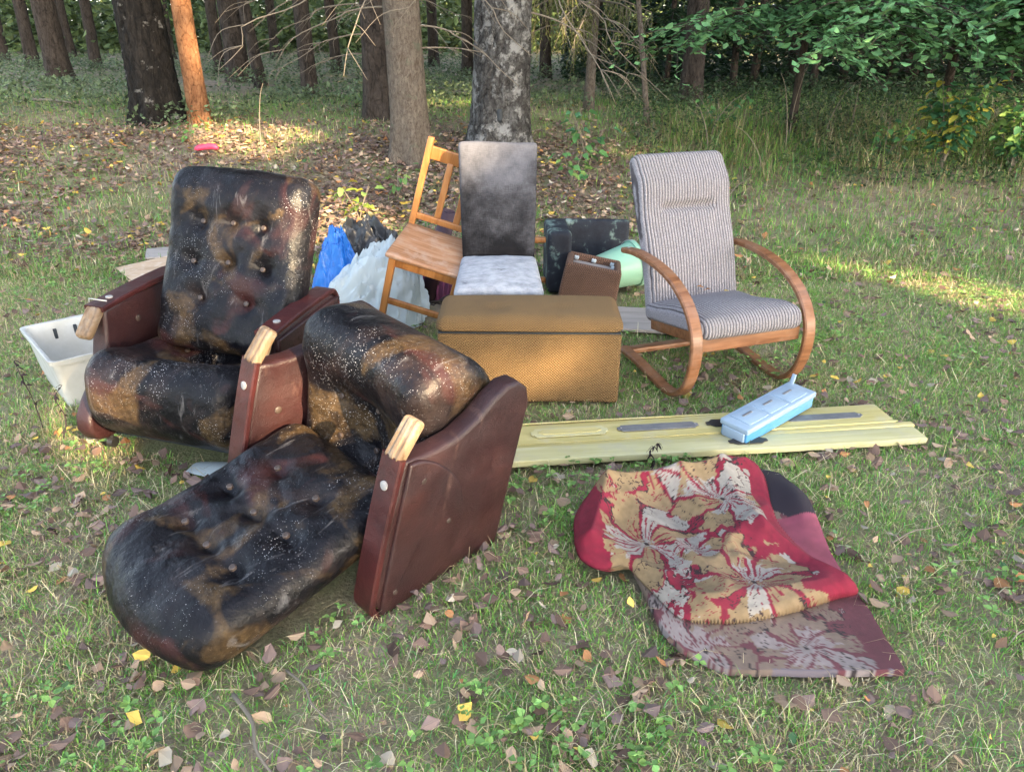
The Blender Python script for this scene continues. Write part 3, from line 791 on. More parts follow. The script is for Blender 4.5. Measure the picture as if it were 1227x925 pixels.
# ------------------------------------------------------------------ plastic bags and film
def crumple(name, c, size, mat, label, seed, top=.35, lean=(0, 0), cat='bag', tuck=.75):
    """bag: a polar sheet draped over its contents, with sharp ridged creases"""
    J, K = 60, 170
    r_, a = np.meshgrid(np.linspace(0.001, 1, J), np.linspace(0, 2*math.pi, K, endpoint=False), indexing='ij')
    q = np.stack([np.cos(a)*r_*1.6, np.sin(a)*r_*1.6, np.full(a.shape, seed*1.7)], -1)
    wp = q + .55*np.stack([vnoise(q*2 + 4), vnoise(q*2 + 9), vnoise(q*2 + 15)], -1)
    def rid(p): return 1 - np.abs(2*vnoise(p) - 1)
    cr = .40*rid(wp*1.6) + .28*rid(wp*3.3 + 7) + .2*rid(wp*6.5 + 3) + .12*rid(wp*13 + 5)
    rim = 1 + .22*(vnoise(q*1.5 + 31) - .5)*2
    prof = (1 - r_**2.2)
    z = size[2]*(top*prof**.5 + (1 - top)*prof**1.6)*(.72 + .5*cr) + .03*(cr - .5)
    bul = (1 - tuck*0)*(.62*r_ + .38*np.sin(r_*math.pi/2))*rim*(.86 + .28*cr*r_)
    x, y = np.cos(a)*bul*size[0] + lean[0]*z, np.sin(a)*bul*size[1] + lean[1]*z
    V = np.stack([x, y, np.maximum(z, .0)], -1).reshape(-1, 3)
    i = np.arange(J*K).reshape(J, K); ir = np.roll(i, -1, 1)
    o = mk(name, V, np.stack([i[:-1], i[1:], ir[1:], ir[:-1]], -1).reshape(-1, 4), mat, sharp=42); o.location = c
    return tag(o, label, cat)
crumple('plastic_bag', (-1.0, 4.38, .0), (.20, .16, .45), 'blue_bag', 'bright blue plastic bag crumpled behind the upright armchair', 3, .12, (-.02, 0))
crumple('plastic_bag', (-.80, 4.22, .0), (.31, .22, .42), 'pale_bag', 'pale translucent plastic bag crumpled between the armchair and pine chair', 8, .45, (.22, .05))
crumple('black_film', (-.90, 4.72, .0), (.32, .16, .42), 'black_film', 'glossy black plastic film bundled behind the pale bag', 12, .8, (0, 0), 'film')

# pink toy-like scrap far in the leaves
V, Fc = tube(spline([(-.12, 0, .02), (-.05, .02, .035), (.06, .01, .045), (.12, -.01, .03)], 14), [.008, .02, .026, .03, .03, .03, .03, .03, .03, .03, .03, .028, .022, .01], 8)
o = mk('plastic_scrap', V, Fc, 'pink_plastic'); o.location = (-3.05, 7.96, float(terr(-3.05, 7.96)) + .03); tag(o, 'bright pink plastic scrap lying among brown leaves', 'scrap')
V, Fc = prism(smooth_out([(-.14, -.04), (.0, -.06), (.15, -.03), (.16, .03), (.02, .05), (-.13, .035)], 30), .004, .001, 1)
V[:, 2] += .01*np.sin(V[:, 0]*14); o = mk('plastic_sheet_scrap', V, Fc, 'pale_bag'); o.location = (-1.10, 2.53, .022); o.rotation_euler = (0, 0, R(-14)); tag(o, 'flat white plastic scrap under the upright armchair', 'scrap')

# ------------------------------------------------------------------ folded floral rug
RED, DRK, OCH, GRY = np.array((.20, .004, .024)), np.array((.020, .009, .010)), np.array((.255, .175, .085)), np.array((.30, .275, .235))
FLOW = [(.43, 2.02, .20), (.73, 2.23, .19), (.72, 1.80, .19), (.95, 2.02, .14), (.22, 2.30, .15), (.52, 1.58, .14), (.80, 1.58, .15), (.50, 2.34, .15), (.56, 1.98, .10)]
def rug_color(x, y, border, fade):
    jx, jy = (n2(x, y, 30, 1) - .45)*.030 + (n2(x, y, 9, 4) - .45)*.05, (n2(x, y, 30, 2) - .45)*.030 + (n2(x, y, 9, 5) - .45)*.05
    px, py = x + jx, y + jy
    best = np.full(x.shape, 9.0); th = np.zeros(x.shape); fid = np.zeros(x.shape, int); rr = np.zeros(x.shape)
    for i, (fx, fy, fr) in enumerate(FLOW):
        d = np.hypot(px - fx, py - fy)/fr; m = d < best
        best[m] = d[m]; th[m] = np.arctan2(py - fy, px - fx)[m] + i + .5*best[m]; fid[m] = i; rr[m] = fr
    npet = 7
    ph = th*npet/2; h = hash3(np.floor(th/(2*math.pi)*npet).astype(int) % npet, fid*7 + 3, fid*0 + 5)
    jag = fbm(np.stack([np.cos(th)*6 + fid*3, np.sin(th)*6, best*4], -1), 3); fine = n2(x, y, 48, 17) - .45
    edge = np.abs(np.sin(ph))
    rb_ = .70 + .42*edge**.6 + .9*(jag - .45) + .35*fine
    pet = np.where((hash3(np.floor(ph/math.pi).astype(int), fid + 2, fid*0 + 1) + .35*(best > .55 + .8*(jag - .45)) > .62)[:, None], OCH, GRY)
    c = np.where((best < rb_)[:, None], pet, RED)
    gap_ = edge < .10 + .10*(1 - best) + .9*np.abs(jag - .45) + .25*fine
    c = np.where((gap_ & (best < 1.1))[:, None], RED, c)
    streak = np.sin(th*npet*3.0 + 5*jag) > .35 + 1.3*best + 1.2*fine
    c = np.where((streak & (best > .12))[:, None], RED, c)
    out_ = (np.abs(best - rb_) < .035) | (np.abs(edge - (.12 + .10*(1 - best) + .9*np.abs(jag - .45) + .25*fine)) < .035)
    c = np.where((out_ & (n2(x, y, 11, 27) > .47))[:, None], DRK*1.3, c)
    far_ = best > rb_ + .12; blob = n2(x, y, 13, 9) + .3*fine
    c = np.where((far_ & (blob > .50))[:, None], GRY*.95, c); c = np.where((far_ & (np.abs(blob - .5) < .014))[:, None], DRK*1.3, c)
    sub = n2(x, y, 70, 7)
    ring = (best < .16) & (fine > -.06); c = np.where((ring & (np.sin(best*75 + 3*np.sin(th*4)) > .2))[:, None], GRY*.9, c); c = np.where((best < .05)[:, None], DRK*1.5, c)
    bl = (border + .9*(jag - .47) + .5*(n2(x, y, 30, 23) - .45) > .5).astype(float)
    vein = (np.abs(n2(x, y, 26, 29, 4) - .47) < .010) & (best > .2); c = np.where(vein[:, None], np.where((h > .5)[:, None], DRK*1.6, RED), c)
    c = c*(1 - bl[:, None]) + RED*bl[:, None]
    c = c*(.66 + .68*sub[:, None])*(.75 + .5*n2(x, y, 5, 33)[:, None])
    pur = np.array((.15, .055, .075)); f = fade[:, None]
    lum = c.mean(1, keepdims=True)
    c2 = (c*.30 + .70*(lum*.85*np.array((.98, .72, .76)) + .02))*(.62 + .55*n2(x, y, 6, 12)[:, None])
    return c*(1 - f) + c2*f

def make_rug():
    up = [(0.20, 2.03), (0.215, 2.18), (0.29, 2.30), (0.43, 2.37), (0.72, 2.50), (0.88, 2.51), (0.925, 2.42), (0.89, 2.16), (0.92, 1.98), (0.97, 1.88), (1.02, 1.80), (0.94, 1.765), (0.77, 1.70), (0.62, 1.665), (0.49, 1.675), (0.44, 1.74), (0.385, 1.85), (0.35, 1.91), (0.27, 1.90), (0.215, 1.95)]
    K, J = 560, 150
    O = np.array(smooth_out(up, K)); C = np.array((.60, 2.02))
    # distance to the outline, for the rounded fold
    rad = 1 - (1 - np.linspace(0, 1, J))**1.6
    G = C + (O - C)[None]*rad[:, None, None]
    x, y = G[..., 0], G[..., 1]
    dist = np.empty((J, K))
    for j in range(J): dist[j] = np.sqrt(((G[j][:, None] - O[None, ::2])**2).sum(-1)).min(1)
    def fold(px, py, ax, ay, bx, by, w, hgt):
        dx, dy = bx-ax, by-ay; L2 = dx*dx+dy*dy; t = np.clip(((px-ax)*dx + (py-ay)*dy)/L2, 0, 1)
        return hgt*np.exp(-((px-ax-t*dx)**2 + (py-ay-t*dy)**2)/w**2)
    def tent(px, py, ax, ay, bx, by, w, hgt):
        dx, dy = bx-ax, by-ay; L2 = dx*dx+dy*dy; t = np.clip(((px-ax)*dx + (py-ay)*dy)/L2, 0, 1)
        return hgt*np.exp(-np.sqrt((px-ax-t*dx)**2 + (py-ay-t*dy)**2 + 6e-5)/w)
    hh = .034 + .010*np.sin(x*9 + y*4)
    hh += tent(x, y, .25, 2.02, .33, 2.28, .05, .055) + tent(x, y, .33, 2.28, .86, 2.45, .07, .075) + tent(x, y, .76, 2.42, .80, 2.02, .06, .045)
    hh += tent(x, y, .40, 2.22, .62, 1.78, .045, .04) + tent(x, y, .55, 1.72, .92, 1.80, .05, .03) + tent(x, y, .80, 2.05, .98, 1.82, .04, .045) + tent(x, y, .46, 1.82, .56, 1.70, .04, .025)
    hh += tent(x, y, .28, 2.02, .46, 1.84, .04, .03) + tent(x, y, .60, 2.36, .70, 1.92, .035, .03) + tent(x, y, .62, 1.90, .86, 2.20, .03, .022)
    hh -= tent(x, y, .50, 2.28, .60, 1.98, .03, .025) + tent(x, y, .68, 1.95, .90, 1.90, .025, .022) + tent(x, y, .36, 2.14, .50, 1.94, .025, .018)
    hh += .012*(n2(x, y, 7, 3) - .45)*2
    r_ = .024; q = np.clip(dist/r_, 0, 1); z = .040 + (hh - .02)*np.sqrt(np.clip(1 - (1-q)**2, 0, 1))
    V = np.stack([x, y, z], -1)
    # tuck the fold under itself
    tuck = C + (O - C)*.94
    V = np.concatenate([V, np.concatenate([tuck, np.full((K, 1), .030)], 1)[None]], 0); Jt = J + 1
    V = V.reshape(-1, 3)
    i = np.arange(Jt*K).reshape(Jt, K); ir = np.roll(i, -1, 1)
    Fc = np.stack([i[:-1], ir[:-1], ir[1:], i[1:]], -1).reshape(-1, 4)
    X, Yv = V[:, 0], V[:, 1]
    dd = np.concatenate([dist.ravel(), np.zeros(K)])
    left = np.clip((.33 - X)/.06, 0, 1)*(Yv < 2.36)
    rt = np.clip((.085 - dd)/.03, 0, 1)*((X > .84) & (Yv > 1.76))
    tip = np.clip((X - .93)/.03, 0, 1)
    br = np.clip(np.maximum(np.maximum(left*.9, rt), tip) + fold(X, Yv, .80, 2.02, .90, 1.95, .05, 1.0), 0, 1)
    cu = rug_color(X + .35*(V[:, 2] - .05), Yv, br, np.clip(n2(X, Yv, 4, 2)*.5 - .12, 0, .3))
    # lower sheet, lying flat with its worn face up
    low = [(0.375, 1.92), (0.42, 1.66), (0.46, 1.585), (0.56, 1.515), (0.76, 1.505), (0.90, 1.50), (1.025, 1.505), (1.035, 1.74), (1.02, 1.95), (1.035, 2.28), (1.0, 2.47), (0.86, 2.56), (.6, 2.4), (.4, 2.2)]
    K2, J2 = 420, 110
    lo = np.array(low + [low[0]]); seg = np.linalg.norm(np.diff(lo, axis=0), axis=1); cs = np.concatenate([[0], np.cumsum(seg)]); q = np.linspace(0, cs[-1], K2, endpoint=False)
    O2 = np.stack([np.interp(q, cs, lo[:, 0]), np.interp(q, cs, lo[:, 1])], -1)
    O2 += .008*np.stack([n2(q*3, q*0, 6, 1) - .45, n2(q*3, q*0, 6, 2) - .45], -1)
    C2 = np.array((.74, 1.98)); G2 = C2 + (O2 - C2)[None]*np.linspace(0, 1, J2)[:, None, None]
    x2, y2 = G2[..., 0], G2[..., 1]
    z2 = .030 + .010*np.sin(x2*7 + 1)*np.sin(y2*6) + .006*(n2(x2, y2, 9, 6) - .45)
    z2 += .035*np.exp(-((x2 - 1.0)**2/.003 + (y2 - 2.25)**2/.02))
    V2 = np.stack([x2, y2, z2], -1).reshape(-1, 3)
    skirt = np.concatenate([O2, z2[-1][:, None] - .022], 1); V2 = np.vstack([V2, skirt])
    i = np.arange((J2+1)*K2).reshape(J2+1, K2); ir = np.roll(i, -1, 1)
    F2 = np.stack([i[:-1], ir[:-1], ir[1:], i[1:]], -1).reshape(-1, 4)
    b2 = np.clip((V2[:, 0] - .93)/.05, 0, .9)
    c2 = rug_color(V2[:, 0], V2[:, 1], b2, np.full(len(V2), .85))
    dk = ((V2[:, 0] > .90) & (V2[:, 1] > 2.18 + .05*np.sin(V2[:, 0]*30)))[:, None]; c2 = np.where(dk, np.array((.022, .015, .022)), c2)
    pk = ((V2[:, 0] > .90) & (V2[:, 1] > 1.80) & (V2[:, 1] <= 2.18))[:, None]; c2 = np.where(pk, np.array((.24, .055, .085))*(.6 + .9*n2(V2[:, 0], V2[:, 1], 22, 3)[:, None]), c2)
    ed = (np.arange(len(V2)) >= (J2 - 2)*K2) & (V2[:, 1] < 1.56) & (n2(V2[:, 0], V2[:, 1], 14, 8) > .42); c2[ed] = (.15, .125, .14)
    t = empty('folded_rug', (.65, 2.0, 0), label='red rug with ochre and grey flowers, folded over on the grass', cat='rug')
    off = np.array((.65, 2.0, 0))
    mk('folded_layer', V - off, Fc, 'rug', t, cols=cu); mk('bottom_layer', V2 - off, F2, 'rug', t, cols=c2)
    return up, low
RUG_UP, RUG_LOW = make_rug()

# ------------------------------------------------------------------ trees
def trunk_mesh(name, rad, height, mat, parent, amp, freq, lean=(0, 0), flare=.35, k=40, fine=True):
    zs = np.concatenate([np.arange(-.15, 2.7, .035 if fine else .15), np.linspace(2.9, height, 10)])
    a = np.linspace(0, 2*math.pi, k, endpoint=False)
    zz, aa = np.meshgrid(zs, a, indexing='ij')
    sd = random.uniform(0, 50)
    base = rad*(1 - .55*np.clip(zz, 0, None)/height)*(1 + flare*np.exp(-np.clip(zz + .05, 0, None)/.22))
    root = 1 + .16*np.exp(-np.clip(zz, 0, None)/.25)*np.sin(aa*5 + sd)
    p = np.stack([np.cos(aa)*freq*rad + sd, np.sin(aa)*freq*rad, zz*freq*.45], -1)
    rid = 1 - 2*np.abs(fbm(p, 3)/.87 - .5)
    r_ = base*root*(1 + amp*(rid - .6)*1.6 + .05*(fbm(np.stack([np.cos(aa)*1.5 + sd, np.sin(aa)*1.5, zz*1.6], -1), 2) - .4))
    cx = lean[0]*zz + .02*np.sin(zz*1.1 + sd); cy = lean[1]*zz
    V = np.stack([cx + r_*np.cos(aa), cy + r_*np.sin(aa), zz], -1).reshape(-1, 3)
    m = len(zs); i = np.arange(m*k).reshape(m, k); ir = np.roll(i, -1, 1)
    return mk(name, V, np.stack([i[:-1], ir[:-1], ir[1:], i[1:]], -1).reshape(-1, 4), mat, parent)

def quads(C, U, W, cols, oval=False):
    """rhombus leaves folded on the midrib: centres C, half axes U (length) and W (width)"""
    n = len(C); N = np.cross(U, W); N /= np.linalg.norm(N, axis=1, keepdims=True) + 1e-9
    lift = N*np.linalg.norm(W, axis=1, keepdims=True)*.35
    if not oval:
        V = np.stack([C - U, C - .1*U + W + lift, C + U, C - .1*U - W + lift], 1).reshape(-1, 3)
        i = np.arange(n)[:, None]*4
        return V, np.concatenate([i + [[0, 2, 1]], i + [[0, 3, 2]]], 0), np.repeat(cols, 4, 0)
    j = lambda: 1 + .25*rng.normal(size=(n, 1)); bend = N*np.linalg.norm(U, axis=1, keepdims=True)*rng.uniform(-.3, .45, (n, 1))
    V = np.stack([C - U, C - .5*U + .72*W*j() + lift*.6, C + .05*U + W*j() + lift, C + .6*U + .6*W*j() + lift*.4, C + U + bend, C + .6*U - .6*W*j() + lift*.4, C + .05*U - W*j() + lift, C - .5*U - .72*W*j() + lift*.6], 1).reshape(-1, 3)
    i = np.arange(n)[:, None]*8
    Fc = np.concatenate([i + [[0, 2, 1]], i + [[0, 4, 2]], i + [[2, 4, 3]], i + [[0, 7, 6]], i + [[0, 6, 4]], i + [[6, 5, 4]]], 0)
    return V, Fc, np.repeat(cols, 8, 0)

def rand_dirs(n, flat=1.0):
    d = rng.normal(size=(n, 3)); d[:, 2] *= flat
    return d/np.linalg.norm(d, axis=1, keepdims=True)

def leaf_axes(n, L, Wd, flat=.4):
    U = rand_dirs(n, flat); N = rng.normal(size=(n, 3)); N[:, 2] = np.abs(N[:, 2]) + 1.2*(1-flat)*2
    W = np.cross(U, N); W /= np.linalg.norm(W, axis=1, keepdims=True)
    return U*np.asarray(L)[:, None], W*np.asarray(Wd)[:, None]

def var_cols(n, base, v=.3, warm=0.0):
    b = np.asarray(base)[None]*(1 + v*rng.normal(size=(n, 1))).clip(.35, 1.9)
    if warm: b = b*(1 + warm*np.clip(rng.normal(size=(n, 1)), 0, 2)*np.array((1.1, .45, 0)))
    return b

def crown_cloud(n_clump, n_per, ext, size, base, cl_r=.7):
    cs = rng.normal(size=(n_clump, 3)); cs /= np.linalg.norm(cs, axis=1, keepdims=True); cs *= rng.uniform(.3, 1, (n_clump, 1))**.5*np.array(ext)
    C = np.repeat(cs, n_per, 0) + rng.normal(size=(n_clump*n_per, 3))*cl_r*np.array((1, 1, .55))
    n = len(C); s = size*rng.uniform(.7, 1.3, n)
    U, W = leaf_axes(n, s, s*.55, .6)
    return quads(C, U, W, var_cols(n, base))
CROWN = {}
def crown(kind, parent, z, sc=1.0):
    if kind not in CROWN:
        if kind == 'broad': V, Fc, c = crown_cloud(70, 34, (2.2, 2.2, 2.4), .20, (.045, .085, .022), .5)
        else: V, Fc, c = crown_cloud(70, 34, (1.5, 1.5, 3.2), .20, (.028, .055, .022), .45)
        o = mk('crown', V, Fc, 'leaf', cols=c, smooth=False); CROWN[kind] = o
    else:
        o = CROWN[kind].copy(); col.objects.link(o)
    o.parent = parent; o.location = (0, 0, z); o.scale = (sc, sc, sc); o.rotation_euler = (0, 0, random.uniform(0, 6))
    return o

def branch(parent, z, az, L, droop, r0, mat='twig', name='branch', rough=.1, sub=4):
    pts = []; n = 9
    for i in range(n):
        s = i/(n-1); pts.append((math.cos(az)*L*s + random.gauss(0, rough*.3)*s*L*.3, math.sin(az)*L*s + random.gauss(0, rough*.3)*s*L*.3, z + .15*L*s - droop*s*s*L))
    ps = [tube(spline(pts, 18), np.linspace(r0, r0*.25, 18), 6)]
    for _ in range(sub):
        i = random.randint(2, n-2); p = np.array(pts[i]); a2 = az + random.choice((-1, 1))*random.uniform(.4, 1.1); l2 = L*random.uniform(.2, .4)
        q = [p, p + (math.cos(a2)*l2*.5, math.sin(a2)*l2*.5, -.05*l2 - .1*droop*l2), p + (math.cos(a2 + .2)*l2, math.sin(a2 + .2)*l2, -.2*l2 - .5*droop*l2)]
        ps.append(tube(spline(q, 8), np.linspace(r0*.4, r0*.12, 8), 5))
    V, Fc = join(ps); return mk(name, V, Fc, mat, parent)

def tree(x, y, rad, mat, label, kind='conifer', height=11, lean=(0, 0), amp=.10, freq=34, crown_z=7, fine=True, name='pine_tree', group=None, k=36, sc=1.3):
    t = empty(name, (x, y, float(terr(x, y)) - .03), label=label, cat='tree', group=group)
    trunk_mesh('trunk', rad, height, mat, t, amp, freq, lean, k=k, fine=fine)
    if crown_z: crown(kind, t, crown_z + 1.8, sc)
    return t
tree(-8.13, 14.94, .20, 'bark_pine', 'straight brown pine trunk standing alone in low undergrowth at the edge of the wood', lean=(-.01, 0))
birch = tree(-4.01, 9.22, .245, 'bark_birch_dark', 'thick dark birch with black and white plated bark', 'broad', amp=.16, freq=34, name='birch_tree', k=64, crown_z=6)
tree(-3.45, 9.02, .105, 'bark_orange', 'slim orange barked pine lit by the sun next to the dark birch', lean=(-.012, 0), amp=.08)
tree(-4.72, 14.3, .18, 'bark_far', 'dark trunk between the orange pine and a thin leaning trunk', name='pine_tree')
tree(-4.04, 13.34, .09, 'bark_far', 'thin dark leaning trunk behind the orange pine', lean=(-.09, 0), crown_z=6)
tree(-2.87, 11.76, .105, 'bark_pine', 'slender grey pine trunk rising from bilberry undergrowth', lean=(0, 0))
dspr = tree(-1.54, 9.44, .16, 'bark_far', 'dark spruce trunk with bare twigs close behind the pale spruce', name='spruce_tree', amp=.10, crown_z=6.5)
spruce = tree(-1.01, 7.84, .178, 'bark_spruce', 'pale grey brown spruce trunk with smooth fine bark', name='spruce_tree', amp=.035, freq=60, k=64, crown_z=6.5)
rough = tree(-.12, 8.15, .275, 'bark_birch_rough', 'broad birch trunk with rough grey and black bark', 'broad', name='birch_tree', amp=.13, freq=42, k=96, lean=(.012, 0), crown_z=6.5)
tree(1.51, 9.02, .032, 'bark_spruce', 'thin bare leaning dead stem beside the dark pine', lean=(-.16, .02), crown_z=0, height=3.0, name='dead_tree', k=12)
tree(2.26, 10.5, .135, 'bark_pine', 'dark reddish pine trunk at the edge of the leafy thicket', lean=(.01, 0))
V, Fc = softbox((.03, .03, .07), .03, (2, 2, 4), 4, lambda V: V*(.8 + .5*fbm(V*30 + 2, 2))[:, None]); o = mk('bark_hole', V + (.0, -.275, .40), Fc, 'slot', rough)
far_lab = 'thin dark trunk in the wood beyond the clearing'
for i, (x, y, r_) in enumerate([(-9.5, 19, .12), (-11.5, 20, .14), (-6.3, 18.0, .12), (-4.6, 18.5, .10), (-3.7, 17.6, .11), (-1.9, 20, .12), (-.9, 16.5, .11), (.6, 15.5, .1), (1.7, 17, .12), (-14, 23, .15), (-12.6, 24, .12), (-10.2, 25, .13), (-6.8, 24, .13), (-2.7, 24, .12),
                              (3.2, 12.0, .05), (3.7, 12.6, .06), (4.3, 11.8, .05), (5.0, 12.5, .06), (5.6, 11.6, .05), (6.3, 12.6, .07), (2.9, 13.5, .07), (7.3, 12.2, .06), (4.7, 14, .08), (6.9, 14.5, .09), (8.6, 14, .08)]):
    tree(x, y, r_, 'bark_far', far_lab if x < 2.5 else 'slender dark stem in the shaded thicket under the hornbeams', 'broad' if x > 2.5 else 'conifer', fine=False, group='trunks of the wood behind' if x < 2.5 else 'stems in the shaded thicket', k=12, lean=(random.gauss(0, .015), 0), crown_z=7.4 if x > 2.5 else 6.5, sc=1.7 if x > 2.5 else 1.1, name='forest_tree')
# bare twiggy branches of the spruces and the rough birch
for z, az, L, d in ((1.55, -2.6, 1.7, .55), (1.35, 2.9, 1.4, .5), (1.75, -.5, 1.3, .75), (1.2, -.2, 1.1, .6), (1.62, -1.9, 1.2, .8), (1.0, .15, .8, .2)):
    branch(spruce, z, az, L, d, .011, rough=.5, sub=7)
for z, az, L, d in ((1.6, -.35, 1.6, .8), (1.68, -.8, 1.5, .9), (1.75, 3.0, 1.5, .5), (1.3, -.1, 1.3, .7), (1.85, -2.4, 1.3, .7)):
    branch(rough, z, az, L, d, .012, 'twig', rough=.6, sub=8)
for z, az, L, d in ((1.5, -2.8, 1.5, .4), (1.2, 3.1, 1.3, .5), (.9, -2.5, 1.2, .5), (1.7, -1.2, 1.2, .6), (.7, 2.9, 1.0, .4), (1.3, -.4, 1.1, .4)):
    branch(dspr, z, az, L, d, .010, 'twig', rough=.5, sub=8)

# leafy trees whose low boughs hang over the right of the clearing
def bough_tree(x, y, rad, boughs, label, base, leaf=.09, per=60, name='hornbeam_tree', cz=6.5):
    t = empty(name, (x, y, float(terr(x, y)) - .03), label=label, cat='tree', group='leafy trees over the thicket')
    trunk_mesh('trunk', rad, 9, 'bark_far', t, .05, 20, k=16, fine=False)
    crown('broad', t, cz + 1.6, .85)
    Cs, Us, Ws = [], [], []
    bm_ = []
    for z, az, L, d in boughs:
        pts = [np.array((math.cos(az)*L*s, math.sin(az)*L*s, z + .18*L*s - d*s*s*L)) for s in np.linspace(0, 1, 8)]
        bm_.append(tube(spline(pts, 14), np.linspace(.016, .004, 14), 6))
        for j in range(22):
            s = random.uniform(.18, 1.0); p = np.array((math.cos(az)*L*s, math.sin(az)*L*s, z + .18*L*s - d*s*s*L))
            a2 = az + random.choice((-1, 1))*random.uniform(.35, 1.2); l2 = L*random.uniform(.16, .36)
            dr = random.uniform(.15, .55)
            for q in range(per // 5):
                u = (q + random.random())/(per//5)
                c = p + np.array((math.cos(a2)*l2*u, math.sin(a2)*l2*u, -dr*l2*u*u + random.gauss(0, .012)))
                c[:2] += rng.normal(size=2)*.035
                sd = random.choice((-1, 1)); la = a2 + sd*random.uniform(.5, 1.1)
                u_ = np.array((math.cos(la), math.sin(la), random.uniform(-.65, .05))); u_ /= np.linalg.norm(u_)
                w_ = np.cross(u_, (random.gauss(0, .35), random.gauss(0, .35), 1)); w_ /= np.linalg.norm(w_)
                l = leaf*random.uniform(.65, 1.15)*.5
                Cs.append(c); Us.append(u_*l); Ws.append(w_*l*.62)
            bm_.append(tube([p, p + (math.cos(a2)*l2*.5, math.sin(a2)*l2*.5, -dr*l2*.25), p + (math.cos(a2)*l2, math.sin(a2)*l2, -dr*l2)], [.004, .003, .0015], 4))
    V, Fc = join(bm_); mk('boughs', V, Fc, 'twig_dark', t)
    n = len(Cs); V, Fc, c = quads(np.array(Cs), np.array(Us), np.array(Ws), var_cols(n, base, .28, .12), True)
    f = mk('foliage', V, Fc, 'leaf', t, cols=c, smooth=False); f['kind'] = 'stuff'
    return t
def rb(n, z0, z1, a0, a1, l0, l1, d0, d1): return [(random.uniform(z0, z1), random.uniform(a0, a1), random.uniform(l0, l1), random.uniform(d0, d1)) for _ in range(n)]
HB = (.11, .25, .105)
bough_tree(3.0, 8.6, .04, rb(26, 1.1, 1.75, -2.7, -.3, 1.2, 2.3, .16, .36), 'leafy hornbeam with boughs spreading right of the dark pine', HB)
bough_tree(4.5, 8.5, .045, rb(26, 1.2, 1.75, -2.7, -.4, 1.2, 2.2, .14, .32), 'leafy hornbeam arching over the dark hollow behind the shrubs', HB)
bough_tree(5.9, 8.4, .045, rb(26, 1.0, 1.75, -3.0, -.8, 1.2, 2.4, .16, .38), 'leafy hornbeam hanging over the right edge above the tall shrub', HB)
bough_tree(2.3, 12.2, .04, rb(12, .7, 1.9, -3.1, 0, 1.0, 1.8, .25, .5), 'shaded hornbeam sapling behind the dark pine', (.020, .05, .02))  # here and below: hornbeam leaf colour darkened, shade of the thicket painted in
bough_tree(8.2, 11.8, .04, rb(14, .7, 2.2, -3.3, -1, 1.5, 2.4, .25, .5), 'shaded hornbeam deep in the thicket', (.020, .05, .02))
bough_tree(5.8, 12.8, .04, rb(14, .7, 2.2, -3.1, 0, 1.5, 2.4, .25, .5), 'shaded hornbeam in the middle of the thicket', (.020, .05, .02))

# drooping yellow-green conifer boughs behind the rough birch
def droop_tree(x, y, label):
    t = empty('young_spruce', (x, y, float(terr(x, y)) - .03), label=label, cat='tree')
    trunk_mesh('trunk', .06, 7, 'bark_spruce', t, .04, 30, k=16)
    crown('conifer', t, 5.0, .8)
    Cs, Us, Ws, tw = [], [], [], []
    for i in range(26):
        z = random.uniform(.9, 2.4); az = random.uniform(-3.1, .1); L = random.uniform(.6, 1.3)
        for s in np.linspace(.25, 1, 9):
            p = np.array((math.cos(az)*L*s, math.sin(az)*L*s, z - .25*L*s*s))
            for q in range(3):
                l2 = random.uniform(.12, .42); dx = rng.normal(size=2)*.07
                e = p + (dx[0], dx[1], -l2); tw.append(tube([p, (p + e)/2 + (0, 0, -.02), e], [.0025, .002, .001], 4))
                for u in np.linspace(.1, 1, 11):
                    c = p + (e - p)*u; a = random.uniform(0, 6.28)
                    u_ = np.array((math.cos(a)*.8, math.sin(a)*.8, -.8)); u_ /= np.linalg.norm(u_)
                    w_ = np.cross(u_, rng.normal(size=3)); w_ /= np.linalg.norm(w_)
                    Cs.append(c + u_*.015); Us.append(u_*.026); Ws.append(w_*.006)
        tw.append(tube([(0, 0, z), (math.cos(az)*L*.5, math.sin(az)*L*.5, z - .06*L), (math.cos(az)*L, math.sin(az)*L, z - .25*L)], [.012, .008, .004], 5))
    V, Fc = join(tw); mk('boughs', V, Fc, 'twig', t)
    n = len(Cs); V, Fc, c = quads(np.array(Cs), np.array(Us), np.array(Ws), var_cols(n, (.085, .105, .030), .3, .25))
    f = mk('foliage', V, Fc, 'leaf', t, cols=c, smooth=False); f['kind'] = 'stuff'
droop_tree(.95, 9.9, 'young spruce with drooping yellow green boughs behind the rough birch')

